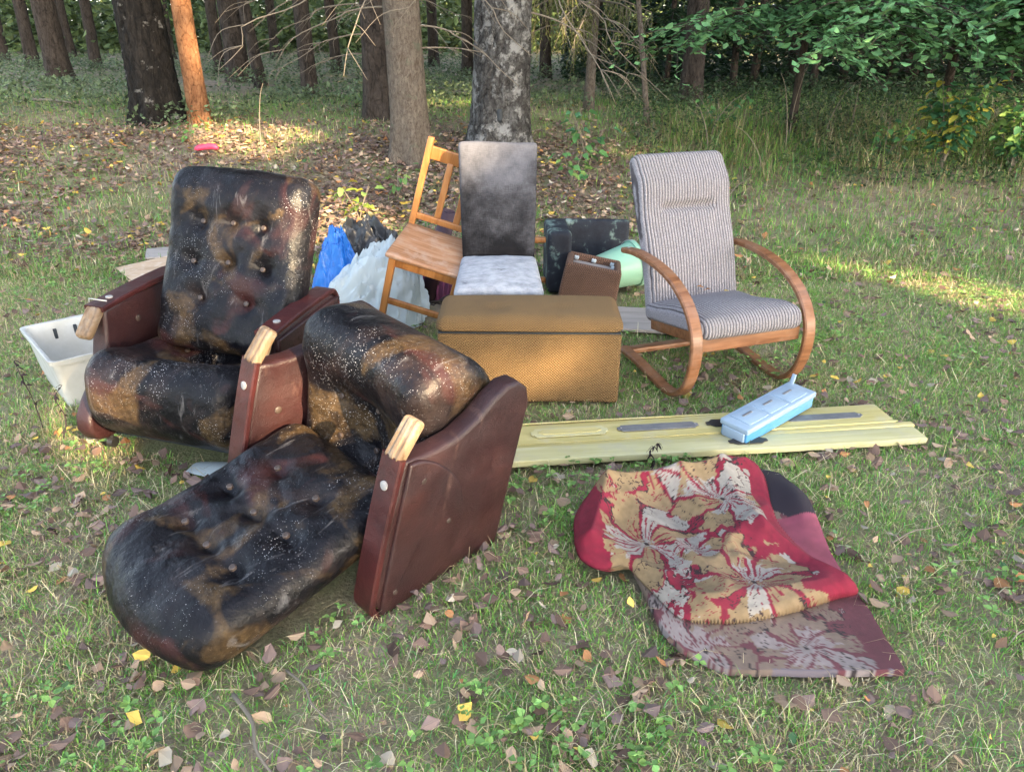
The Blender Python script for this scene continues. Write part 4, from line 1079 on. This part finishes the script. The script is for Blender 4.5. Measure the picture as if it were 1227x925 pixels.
# the wood beyond, one mass
def far_wood():
    n = 120000
    y = 16.5 + 27*rng.random(n)**.75; x = rng.uniform(-1.15, 1.15, n)*y*.95
    z = terr(x, y) + rng.uniform(0, 1, n)**1.3*3.6 + (rng.random(n) < .12)*rng.uniform(2, 8, n)
    keep = (n2(x*1.3, z*2.2 + y*.4, .8, 3) > .46) | (y > 29)
    keep &= ~((x < 2) & (y < 24) & (z < 2.6) & (rng.random(n) < .72))
    C = np.stack([x, y, z], -1)[keep]; m = len(C); s = rng.uniform(.06, .12, m)*(C[:, 1]/22)**.8
    s[C[:, 1] > 29] *= 1.5
    U, W = leaf_axes(m, s, s*.6, .6)
    cc_ = var_cols(m, (.10, .145, .055), .35, .15)
    V, Fc, c = quads(C, U, W, cc_)
    tag(mk('far_wood', V, Fc, 'leaf', cols=c, smooth=False), 'dim green foliage of the deep wood filling the distance', 'wood', kind='stuff')
    n = 60000; x = rng.uniform(.2, 15, n); y = rng.uniform(10.8, 19, n); z = terr(x, y) + rng.uniform(0, 1, n)**1.7*4.5
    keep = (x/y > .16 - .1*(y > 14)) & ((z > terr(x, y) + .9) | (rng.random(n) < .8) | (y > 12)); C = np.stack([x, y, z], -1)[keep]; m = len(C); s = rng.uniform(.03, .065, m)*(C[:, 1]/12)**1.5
    U, W = leaf_axes(m, s, s*.55, .4); V, Fc, c = quads(C, U, W, var_cols(m, (.018, .042, .017), .3))  # leaf colour lowered so it carries the shade under the boughs
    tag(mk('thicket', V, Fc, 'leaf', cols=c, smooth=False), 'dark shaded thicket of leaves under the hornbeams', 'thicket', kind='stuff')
far_wood()

# unseen trees behind the viewer screen the low sun; crown gaps cut for sun patches
SH = np.array((TO_SUN.x, TO_SUN.y)); SH /= np.linalg.norm(SH); SP = np.array((-SH[1], SH[0])); TE = math.tan(SUN_EL)
GAPS = [((-.85, 2.32, .42), .20), ((-.60, 2.35, .45), .14), ((-.95, 3.15, .80), .20), ((-1.45, 2.55, .22), .18), ((-.56, 4.25, .80), .20), ((.33, 3.1, .20), .09), ((.0, 3.1, .18), .06), ((-.3, 1.85, .55), .07),
        ((-3.36, 9.0, 1.3), .20), ((-3.36, 9.0, 2.0), .2), ((-2.9, 8.4, .5), .42), ((-1.35, 6.3, .12), .32), ((2.75, 4.75, 0), .14), ((3.3, 4.5, 0), .2), ((2.3, 5.3, 0), .08), ((2.9, 5.2, 0), .05), ((-2.4, 8.7, .5), .2), ((2.2, 6.2, .1), .08),
        ((-10.7, 22, .75), .9), ((-9.2, 21.5, .75), .8), ((-.75, 10.5, .7), .35), ((-1.5, 14, 1.6), .6), ((4.3, 8.0, .6), .3), ((1.2, 8.0, .45), .15)]
def sun_screen():
    D0 = 17.0; bounds = [(-5.0, -1.2), (-1.2, 2.4), (2.4, 6.0), (6.0, 9.6), (9.6, 13.2), (13.2, 17.0)]
    for bi, (s0, s1) in enumerate(bounds):
        sm = (s0 + s1)/2; px, py = SH*D0 + SP*(-sm)*-1 if False else SH*D0 + (-SP)*(-sm)
        px, py = SH[0]*D0 + SP[0]*sm, SH[1]*D0 + SP[1]*sm
        t = empty('screen_tree', (px, py, 0), label='unseen leafy tree behind the viewer, crown gaps shaped for the sun patches', cat='tree', group='unseen trees screening the low sun')
        trunk_mesh('trunk', .22, 15, 'bark_pine', t, .05, 20, k=14, fine=False)
        n = int(15000*(s1 - s0)/3.6)
        s = rng.uniform(s0 - .4, s1 + .4, n); d = rng.normal(D0, .9, n); h = rng.uniform(6.3, 17.5, n)
        C = np.stack([SH[0]*d + SP[0]*s, SH[1]*d + SP[1]*s, h], -1)
        ok = np.ones(n, bool); S3 = np.array(TO_SUN)
        for g, r_ in GAPS:
            w = C - np.array(g); a = w @ S3; dd = np.linalg.norm(w - a[:, None]*S3, axis=1)
            ok &= dd > r_*1.0 + .12
        C = C[ok]; m = len(C); sz = rng.uniform(.16, .34, m)
        U, W = leaf_axes(m, sz, sz*.6, .8)
        V, Fc, c = quads(C - np.array((px, py, 0)), U, W, var_cols(m, (.05, .09, .025)))
        mk('crown', V, Fc, 'leaf', t, cols=c, smooth=False)
sun_screen()

# ------------------------------------------------------------------ shrubs and saplings
def leaf_mesh(L, W, curl=.25, lob=0):
    ts = np.linspace(0, 1, 7); V = []; 
    for tt in ts:
        w = W*max(.02, math.sin(math.pi*min(.995, tt**.75*.98 + .01)))**.62*(1 + .12*math.sin(tt*17 + 40*W)); z = -curl*L*tt*tt
        V += [(-w*random.uniform(.88, 1.1), L*tt, z + abs(w)*random.uniform(.0, .7)), (0, L*tt, z), (w*random.uniform(.88, 1.1), L*tt, z + abs(w)*random.uniform(.0, .7))]
    Fc = []
    for i in range(6):
        a = i*3; Fc += [(a, a+1, a+4, a+3), (a+1, a+2, a+5, a+4)]
    return np.array(V), Fc
LM = {}
def leaf_obj(key, L, W, colr, curl, parent, loc, rot, name='leaf'):
    if key not in LM:
        V, Fc = leaf_mesh(L, W, curl); o = mk(name, V, Fc, 'leaf', cols=np.tile(np.array(colr), (len(V), 1)))
        LM[key] = o.data
    else:
        o = bpy.data.objects.new(name, LM[key]); col.objects.link(o)
    o.parent = parent; o.location = loc; o.rotation_euler = rot
    return o
def sapling(x, y, h, stems, nleaf, L, palette, label, name='sapling', cat='plant', spread=.25, group=None):
    t = empty(name, (x, y, float(terr(x, y)) - .02), label=label, cat=cat, group=group)
    for s in range(stems):
        az = random.uniform(0, 6.28); sp_ = random.uniform(.3, 1)*spread; hh = h*random.uniform(.65, 1.05)
        pts = [np.array((math.cos(az)*sp_*u**1.4, math.sin(az)*sp_*u**1.4, hh*u)) for u in np.linspace(0, 1, 7)]
        V, Fc = tube(spline(pts, 12), np.linspace(.006, .002, 12), 5); mk('stem', V, Fc, 'twig', t)
        for i in range(nleaf):
            u = random.uniform(.3, 1.0); q = int(u*6*.999); p = pts[q] + (pts[q+1] - pts[q])*(u*6 - q)
            a = random.uniform(0, 6.28); c = random.choice(palette)
            rr_ = random.uniform(.02, .09); p = p + np.array((math.cos(a)*rr_, math.sin(a)*rr_, random.uniform(-.02, .03)))
            o = leaf_obj((name, c, L), L, L*.30, c, .25, t, p, (random.uniform(-.5, .35), random.gauss(0, .35), a - math.pi/2))
            k_ = random.uniform(.65, 1.15); o.scale = (k_, k_, k_)
    return t
G1, G2_, G3, Yl = (.09, .22, .07), (.06, .165, .075), (.18, .29, .08), (.48, .42, .07)
sapling(4.05, 7.45, .85, 12, 36, .10, [G1, G2_, G2_, G3, Yl], 'bushy green shrub with a few yellow leaves before the dark hollow', 'shrub', 'shrub', .35)
sapling(4.70, 7.45, .72, 10, 32, .09, [G1, G2_, G3, G3], 'yellow green shrub beside the bushy shrub', 'shrub', 'shrub', .3)
sapling(3.55, 7.6, .40, 4, 16, .07, [G1, G2_], 'low dark green seedling left of the bushy shrub', 'seedling', 'plant', .3)
sapling(.72, 7.5, .60, 4, 9, .10, [G1, G2_, G3], 'young sapling with broad green leaves right of the rough birch', 'sapling', 'plant', .3)
sapling(.55, 7.1, .34, 4, 8, .08, [G1, G3], 'low leafy sapling between the rough birch and the bentwood armchair', 'sapling', 'plant', .3)
sapling(-1.25, 6.3, .34, 4, 6, .09, [G3, (.20, .26, .04), Yl], 'small yellow green seedling behind the glossy black film', 'seedling', 'plant', .22)
sapling(-1.0, 6.8, .30, 3, 5, .08, [G1, G3], 'small green seedling at the foot of the pale spruce', 'seedling', 'plant', .2)
sapling(-3.35, 8.35, .30, 5, 7, .06, [G3, G1], 'small sprouting seedling at the base of the orange pine', 'seedling', 'plant', .2)
sapling(2.2, 8.6, .45, 4, 14, .075, [G1, G2_], 'dark green seedling at the foot of the dark pine', 'seedling', 'plant', .3)
# dry bent stalks
for x, y, h, a in ((-2.55, 8.1, .62, .1), (1.95, 7.9, .55, -.2), (2.05, 8.3, .5, .3), (2.75, 8.0, .75, -.15), (2.9, 8.4, .8, .1), (3.2, 8.2, .6, .2), (3.5, 8.3, .6, 0), (4.7, 7.7, .5, .4), (2.35, 7.4, .45, -.3), (1.7, 6.3, .35, .2)):
    V, Fc = tube(spline([(0, 0, -.02), (a*.15, .02, h*.4), (a*.6, .0, h*.8), (a*1.1, -.02, h)], 14), np.linspace(.007, .002, 14), 5)
    o = mk('dry_stalk', V, Fc, 'twig'); o.location = (x, y, float(terr(x, y))); tag(o, 'thin dry bare stalk standing in the tall grass', 'stalk', 'dry stalks at the edge of the wood')
# small withered twigs in front of the white crate and by the rug
def withered(x, y, h, az, label):
    t = empty('withered_plant', (x, y, 0), (0, 0, az), label, 'plant')
    pts = spline([(0, 0, 0), (.03, 0, h*.4), (.02, .02, h*.8), (.06, .02, h)], 14); V, Fc = tube(pts, np.linspace(.003, .001, 14), 5); mk('stem', V, Fc, 'twig_dark', t)
    for i in range(14):
        p = pts[random.randint(4, 13)]; leaf_obj('withered', .022, .0045, (.035, .022, .025), .8, t, p, (random.uniform(-1, .4), random.gauss(0, .6), random.uniform(0, 6.28)))
withered(-2.00, 2.90, .30, 2.4, 'withered dark plant standing in front of the white crate')
withered(-1.86, 2.80, .22, 1.0, 'withered dark plant leaning between the crate and armchair')
withered(.52, 2.52, .11, .6, 'tiny withered plant standing at the near edge of the door panel')

# ------------------------------------------------------------------ grass, litter, weeds
def inside(x, y, poly):
    p = np.array(poly); r_ = np.zeros(x.shape, bool); j = len(p) - 1
    for i in range(len(p)):
        c = ((p[i, 1] > y) != (p[j, 1] > y)) & (x < (p[j, 0]-p[i, 0])*(y-p[i, 1])/(p[j, 1]-p[i, 1]+1e-12) + p[i, 0])
        r_ ^= c; j = i
    return r_
BLOCK = [RUG_UP, RUG_LOW, [(-.10, 2.54), (1.66, 2.75), (1.56, 2.99), (-.10, 2.83)], [(-.31, 3.13), (.46, 3.13), (.46, 3.44), (-.31, 3.44)],
         [(-2.74, 5.18), (-2.42, 4.84), (-1.75, 5.25), (-2.08, 5.72)], [(-2.7, 5.6), (-2.6, 5.4), (-1.6, 5.72), (-1.75, 6.0)], [(.42, 4.06), (1.16, 3.92), (1.22, 4.3), (.5, 4.42)],
         [(-1.15, 1.9), (-.75, 1.55), (-.48, 1.78), (-.15, 2.12), (-.55, 2.55), (-.88, 2.25)], [(-1.55, 2.72), (-1.0, 2.56), (-.85, 2.95), (-1.42, 3.12)],
         [(-2.05, 3.17), (-1.82, 3.35), (-2.12, 3.72), (-2.33, 3.52)], [(-1.1, 4.2), (-.2, 4.2), (-.2, 4.9), (-1.2, 4.9)], [(.25, 4.4), (.65, 4.4), (.8, 5.1), (.25, 5.1)]]
def free(x, y, g=0):
    m = np.ones(x.shape, bool)
    for b in BLOCK: m &= ~inside(x, y, b)
    return m
def wedge(n, y0, y1, pw=1.0, side=.80, pad=.7):
    y = y0 + (y1 - y0)*rng.random(n)**pw; x = rng.uniform(-1, 1, n)*(side*y + pad); return x, y
def litter_zone(x, y):
    """leaf carpet behind the furniture on the shaded left"""
    a = np.clip((y - 4.6 - .5*(x < -2))/1.0, 0, 1)*np.clip((9.4 - y)/1.0, 0, 1)*np.clip((1.9 - x)/1.6, 0, 1)
    return a*np.clip((n2(x, y, .9, 5) - .22)*5, 0, 1)
GREENS = np.array([(.19, .38, .07), (.135, .33, .055), (.26, .42, .09), (.22, .31, .085), (.11, .31, .09), (.54, .46, .27), (.45, .36, .19), (.62, .56, .37), (.28, .20, .125)])
def blades(x, y, h, w, lean, pal_w, bright=1.0, hue=None):
    n = len(x); z = terr(x, y) - .008
    az = rng.uniform(0, 2*math.pi, n); d = np.stack([np.cos(az), np.sin(az)], -1)
    fa = az + math.pi/2 + rng.normal(0, .5, n); s = np.stack([np.cos(fa), np.sin(fa), np.zeros(n)], -1)*w[:, None]*.5
    root = np.stack([x, y, z], -1)
    c1, s1 = np.cos(lean*.6), np.sin(lean*.6); c2, s2 = np.cos(np.minimum(lean*1.35, 1.75)), np.sin(np.minimum(lean*1.35, 1.75))
    mid = root + np.stack([d[:, 0]*s1, d[:, 1]*s1, c1], -1)*(h*.5)[:, None]
    tip = mid + np.stack([d[:, 0]*s2, d[:, 1]*s2, c2], -1)*(h*.5)[:, None]
    tip[:, 2] = np.maximum(tip[:, 2], z + .006 + .012*rng.random(n)); mid[:, 2] = np.maximum(mid[:, 2], z + .008 + .014*rng.random(n))
    V = np.stack([root - s, root + s, mid + s*.8, mid - s*.8, tip], 1).reshape(-1, 3)
    i = np.arange(n)[:, None]*5
    Fc = np.concatenate([i + [[0, 1, 2]], i + [[0, 2, 3]], i + [[3, 2, 4]]], 0)
    pw_ = np.array(pal_w, float); pick = rng.choice(len(GREENS), n, p=pw_/pw_.sum())
    dry = (n2(x, y, 1.5, 61) + .35*(n2(x, y, 6, 63) - .45) > .47) & (rng.random(n) < .38); pick[dry] = rng.choice([5, 6, 7, 8, 3], dry.sum(), p=[.3, .27, .15, .2, .08])
    c = GREENS[pick]*(1 + .22*rng.normal(size=(n, 1))).clip(.5, 1.6)*bright
    return V, Fc, np.repeat(c, 5, 0)
def grass_set(name, label, x, y, h, w, lean, pal, bright=1.0):
    V, Fc, c = blades(x, y, h, w, lean, pal, bright)
    return tag(mk(name, V, Fc, 'grass', cols=c, smooth=False), label, 'grass', kind='stuff')
PAL = [6.5, 6, 5, 4, 4, 2.2, 1.4, 1.2, 1.4]
# near turf
x, y = wedge(260000, .75, 5.6, .80); lit = litter_zone(x, y)
patch = n2(x, y, 1.6, 21)
keep = free(x, y) & (rng.random(len(x)) > lit*.75) & (rng.random(len(x)) < np.clip((patch - .18)*3.6, .35, 1))
x, y = x[keep], y[keep]; n = len(x); pt = n2(x, y, 2.3, 31)
h = (.014 + .055*rng.random(n)**2.2)*(.6 + 1.2*np.clip(pt - .25, 0, 1)); ln = rng.uniform(.6, 1.68, n)
grass_set('turf', 'short trampled green and straw grass over the clearing', x, y, h, rng.uniform(.0016, .0042, n), ln, PAL)
# long flattened straw
x, y = wedge(9000, .75, 5.0, .8); k_ = free(x, y); x, y = x[k_], y[k_]; n = len(x)
grass_set('dry_straw', 'pale dry grass stalks flattened on the turf', x, y, rng.uniform(.06, .20, n), rng.uniform(.0012, .0028, n), rng.uniform(1.25, 1.65, n), [0, 0, .3, .3, 0, 4, 3, 2.5, 2])
# pine needles and grass debris lying on the soil
x, y = wedge(120000, .75, 5.6, .75); k_ = free(x, y); x, y = x[k_], y[k_]; n = len(x)
grass_set('needle_litter', 'fallen pine needles and dry grass bits covering the soil', x, y, rng.uniform(.02, .06, n), rng.uniform(.0012, .003, n), np.full(n, 1.6), [2.5, 2, 2, 2, 1.5, 4, 2.5, 3, 1.5])
# tufts
tx, ty = wedge(300, .8, 6, .9); keep = free(tx, ty); tx, ty = tx[keep], ty[keep]
x = np.repeat(tx, 26) + rng.normal(0, .022, len(tx)*26); y = np.repeat(ty, 26) + rng.normal(0, .022, len(tx)*26); k_ = free(x, y); x, y = x[k_], y[k_]; n = len(x)
grass_set('grass_tufts', 'fresh green grass tufts scattered over the turf', x, y, rng.uniform(.03, .10, n), rng.uniform(.002, .0042, n), rng.uniform(.4, 1.5, n), [6, 5, 5, 3, 3, .8, .5, .3, .2])
# middle distance
x, y = wedge(110000, 5.0, 12, 1.2, .78, .8); lit = litter_zone(x, y); keep = (rng.random(len(x)) > lit*.95) & free(x, y); x, y = x[keep], y[keep]; n = len(x)
right = np.clip((x - .4)/1.2, 0, 1); back = np.clip((y - 6.4)/2.0, 0, 1)
h = .03 + .08*rng.random(n)**1.5 + right*back*.10*rng.random(n)
grass_set('rough_grass', 'rough olive grass rising behind the furniture', x, y, h, rng.uniform(.004, .008, n), rng.uniform(.15, 1.5, n), [5, 5, 3, 4, 4, 1.6, 1.4, .8, 2.2], .82)  # brightness factor puts some canopy shade into the blade colour
# tall dry grass by the thicket
cx_, cy_ = rng.uniform(1.6, 7.2, 160), rng.uniform(7.3, 9.0, 160)
x = np.repeat(cx_, 60) + rng.normal(0, .09, 9600); y = np.repeat(cy_, 60) + rng.normal(0, .09, 9600); n = len(x)
grass_set('tall_grass', 'tall dry grass along the edge of the thicket', x, y, rng.uniform(.12, .36, n), rng.uniform(.003, .006, n), rng.uniform(.2, 1.4, n), [2, 3, 1.5, 4, 2, 1.5, 1.5, .6, 3], .7)  # blades coloured darker to include the shade of the canopy
# undergrowth in the wood
def undergrowth():
    n = 42000; y = 8.8 + 14*rng.random(n)**1.2; x = rng.uniform(-1, .25, n)*(y*.82 + 1)
    k_ = (n2(x, y, .8, 41) > .36) & ~((y < 9.6) & (x > -3) & (x < 1)); x, y = x[k_], y[k_]; n = len(x)
    z = terr(x, y) + .34*rng.random(n)**.8*(.3 + n2(x, y, .7, 8)); s = rng.uniform(.018, .04, n)
    U, W = leaf_axes(n, s, s*.6, .6); V, Fc, c = quads(np.stack([x, y, z], -1), U, W, var_cols(n, (.10, .14, .07), .35))
    tag(mk('bilberry_cover', V, Fc, 'leaf', cols=c, smooth=False), 'low grey green bilberry undergrowth between the trunks', 'undergrowth', kind='stuff')
    n = 26000; y = 7.0 + 4.5*rng.random(n); x = rng.uniform(1.2, 8.5, n); k_ = n2(x, y, 1.2, 44) > .40; x, y = x[k_], y[k_]; n = len(x)
    z = terr(x, y) + .30*rng.random(n)**1.2*np.clip((y - 6.6)/1.5, 0, 1); s = rng.uniform(.012, .03, n)
    U, W = leaf_axes(n, s, s*.6, .6); V, Fc, c = quads(np.stack([x, y, z], -1), U, W, var_cols(n, (.05, .085, .035), .35))  # darker leaf tone holds the canopy's shade
    tag(mk('brush_cover', V, Fc, 'leaf', cols=c, smooth=False), 'low leafy brush at the foot of the thicket', 'undergrowth', kind='stuff')
undergrowth()
# clover and small weeds
def weeds():
    n = 7500; x, y = wedge(n, .8, 6.2, .8); k_ = free(x, y) & (n2(x, y, 1.7, 51) > .46); x, y = x[k_], y[k_]; n = len(x)
    Cs, Us, Ws = [], [], []
    for i in range(n):
        hgt = random.uniform(.02, .055); r_ = random.uniform(.005, .013); a0 = random.uniform(0, 6.28); z = float(terr(x[i], y[i])) + hgt
        for q in range(random.choice((3, 3, 4, 5))):
            a = a0 + q*2.094 + random.gauss(0, .2); u_ = np.array((math.cos(a), math.sin(a), random.uniform(-.3, .3)))*r_
            Cs.append((x[i] + u_[0]*1.05, y[i] + u_[1]*1.05, z + random.gauss(0, .003))); Us.append(u_); Ws.append(np.array((-math.sin(a), math.cos(a), random.gauss(0, .15)))*r_*.75)
    m = len(Cs); V, Fc, c = quads(np.array(Cs), np.array(Us), np.array(Ws), var_cols(m, (.16, .30, .085), .30, .2), True)
    tag(mk('clover', V, Fc, 'leaf', cols=c, smooth=False), 'small clover and weed leaves growing in the turf', 'weeds', kind='stuff')
weeds()
# fallen leaves: the largest ones singly, the rest as litter
KINDS = [('brown', (.14, .09, .068), .054, .021, .35, 'curled brown leaf fallen on the turf'), ('tan', (.32, .225, .15), .046, .019, .2, 'tan dry leaf fallen on the turf'), ('yellow', (.60, .42, .09), .036, .014, .15, 'small yellow leaf fallen on the turf'),
         ('pale', (.36, .31, .235), .044, .018, .3, 'pale beige leaf fallen on the turf'), ('mauve', (.17, .12, .105), .058, .024, .3, 'greyish mauve leaf fallen on the turf'), ('orange', (.36, .17, .07), .046, .017, .3, 'orange brown leaf fallen on the turf'), ('green', (.07, .15, .06), .060, .022, .1, 'broad green leaf fallen on the turf')]
KW = [5.5, 6, 2.4, 2.0, 3.4, 2.0, .8]
lx, ly = wedge(900, .95, 3.7, .75, .76, .25); k_ = free(lx, ly); lx, ly = lx[k_][:290], ly[k_][:290]
for i in range(len(lx)):
    kd = random.choices(KINDS, KW)[0]
    o = leaf_obj('fall_' + kd[0] + str(i % 5), kd[2], kd[3], kd[1], kd[4], None, (lx[i], ly[i], .016 + random.uniform(0, .014)), (random.gauss(0, .35), random.gauss(0, .4), random.uniform(0, 6.28)), 'fallen_leaf')
    s_ = random.choice((.32, .4, .48, .55, .62, .7, .85)); o.scale = (s_*random.uniform(.8, 1.25), s_, s_*random.choice((1, 1, -1)))
    if 'litter' not in [m.name for m in o.data.materials]: o.data.materials[0] = M['litter']
    tag(o, kd[5], 'leaf', kd[0] + ' leaves fallen on the turf')
def litter():
    n = 110000; x, y = wedge(n, .9, 10.5, 1.0, .78, .6)
    d = litter_zone(x, y); k_ = free(x, y) & (rng.random(n) < np.clip(.10*(n2(x, y, 2.5, 71) > .45) + .03 + d, 0, 1)); x, y = x[k_], y[k_]; n = len(x)
    d = litter_zone(x, y)
    P_ = np.array([k[1] for k in KINDS]); pw_ = np.array(KW)*np.array([1.5, 1.0, .35, .6, 2.0, .35, .1]); pk = rng.choice(7, n, p=pw_/pw_.sum())
    L = rng.uniform(.009, .030, n)*(1 + .25*(y > 5)); z = terr(x, y) + rng.uniform(.006, .03, n)
    U, W = leaf_axes(n, L, L*.68, .25)
    V, Fc, c = quads(np.stack([x, y, z], -1), U, W, P_[pk]*(1 + .25*rng.normal(size=(n, 1))).clip(.4, 1.7), True)
    tag(mk('leaf_litter', V, Fc, 'litter', cols=c, smooth=False), 'scattered litter of small brown and yellow leaves', 'leaves', kind='stuff')
litter()
# leaves and needles caught on the furniture
def caught():
    t = []
    for (x, y, z, k) in ((.90, 3.60, .405, 'orange'), (.96, 3.57, .402, 'orange'), (.82, 3.58, .41, 'tan'), (1.02, 3.55, .40, 'yellow'), (.88, 3.63, .41, 'tan')):
        kd = [q for q in KINDS if q[0] == k][0]
        o = leaf_obj('fall_' + k, kd[2], kd[3], kd[1], kd[4], None, (x, y, z), (random.gauss(0, .2), random.gauss(0, .2), random.uniform(0, 6.28)), 'fallen_leaf')
        o.scale = (.7, .7, .7); tag(o, 'dry leaf lying on the seat of the grey bentwood armchair', 'leaf', 'leaves on the grey armchair')
caught()
# sticks on the turf
for x, y, L, a, r_ in ((-.62, 1.30, .30, -1.0, .006), (-.52, 1.42, .22, -.9, .004), (-.62, 2.10, .16, -.7, .004), (-1.75, 1.75, .35, .9, .003), (1.35, 2.1, .25, .4, .003), (-5.6, 10.0, 1.1, -.6, .02)):
    V, Fc = tube(spline([(-L/2, 0, 0), (-L*.1, L*.05, .01), (L*.2, 0, .012), (L/2, L*.06, 0)], 12), np.linspace(r_, r_*.5, 12), 6)
    o = mk('fallen_stick', V, Fc, 'twig'); o.location = (x, y, float(terr(x, y)) + .03); o.rotation_euler = (0, 0, a); tag(o, 'thin bare stick lying on the ground', 'stick', 'sticks lying on the ground')
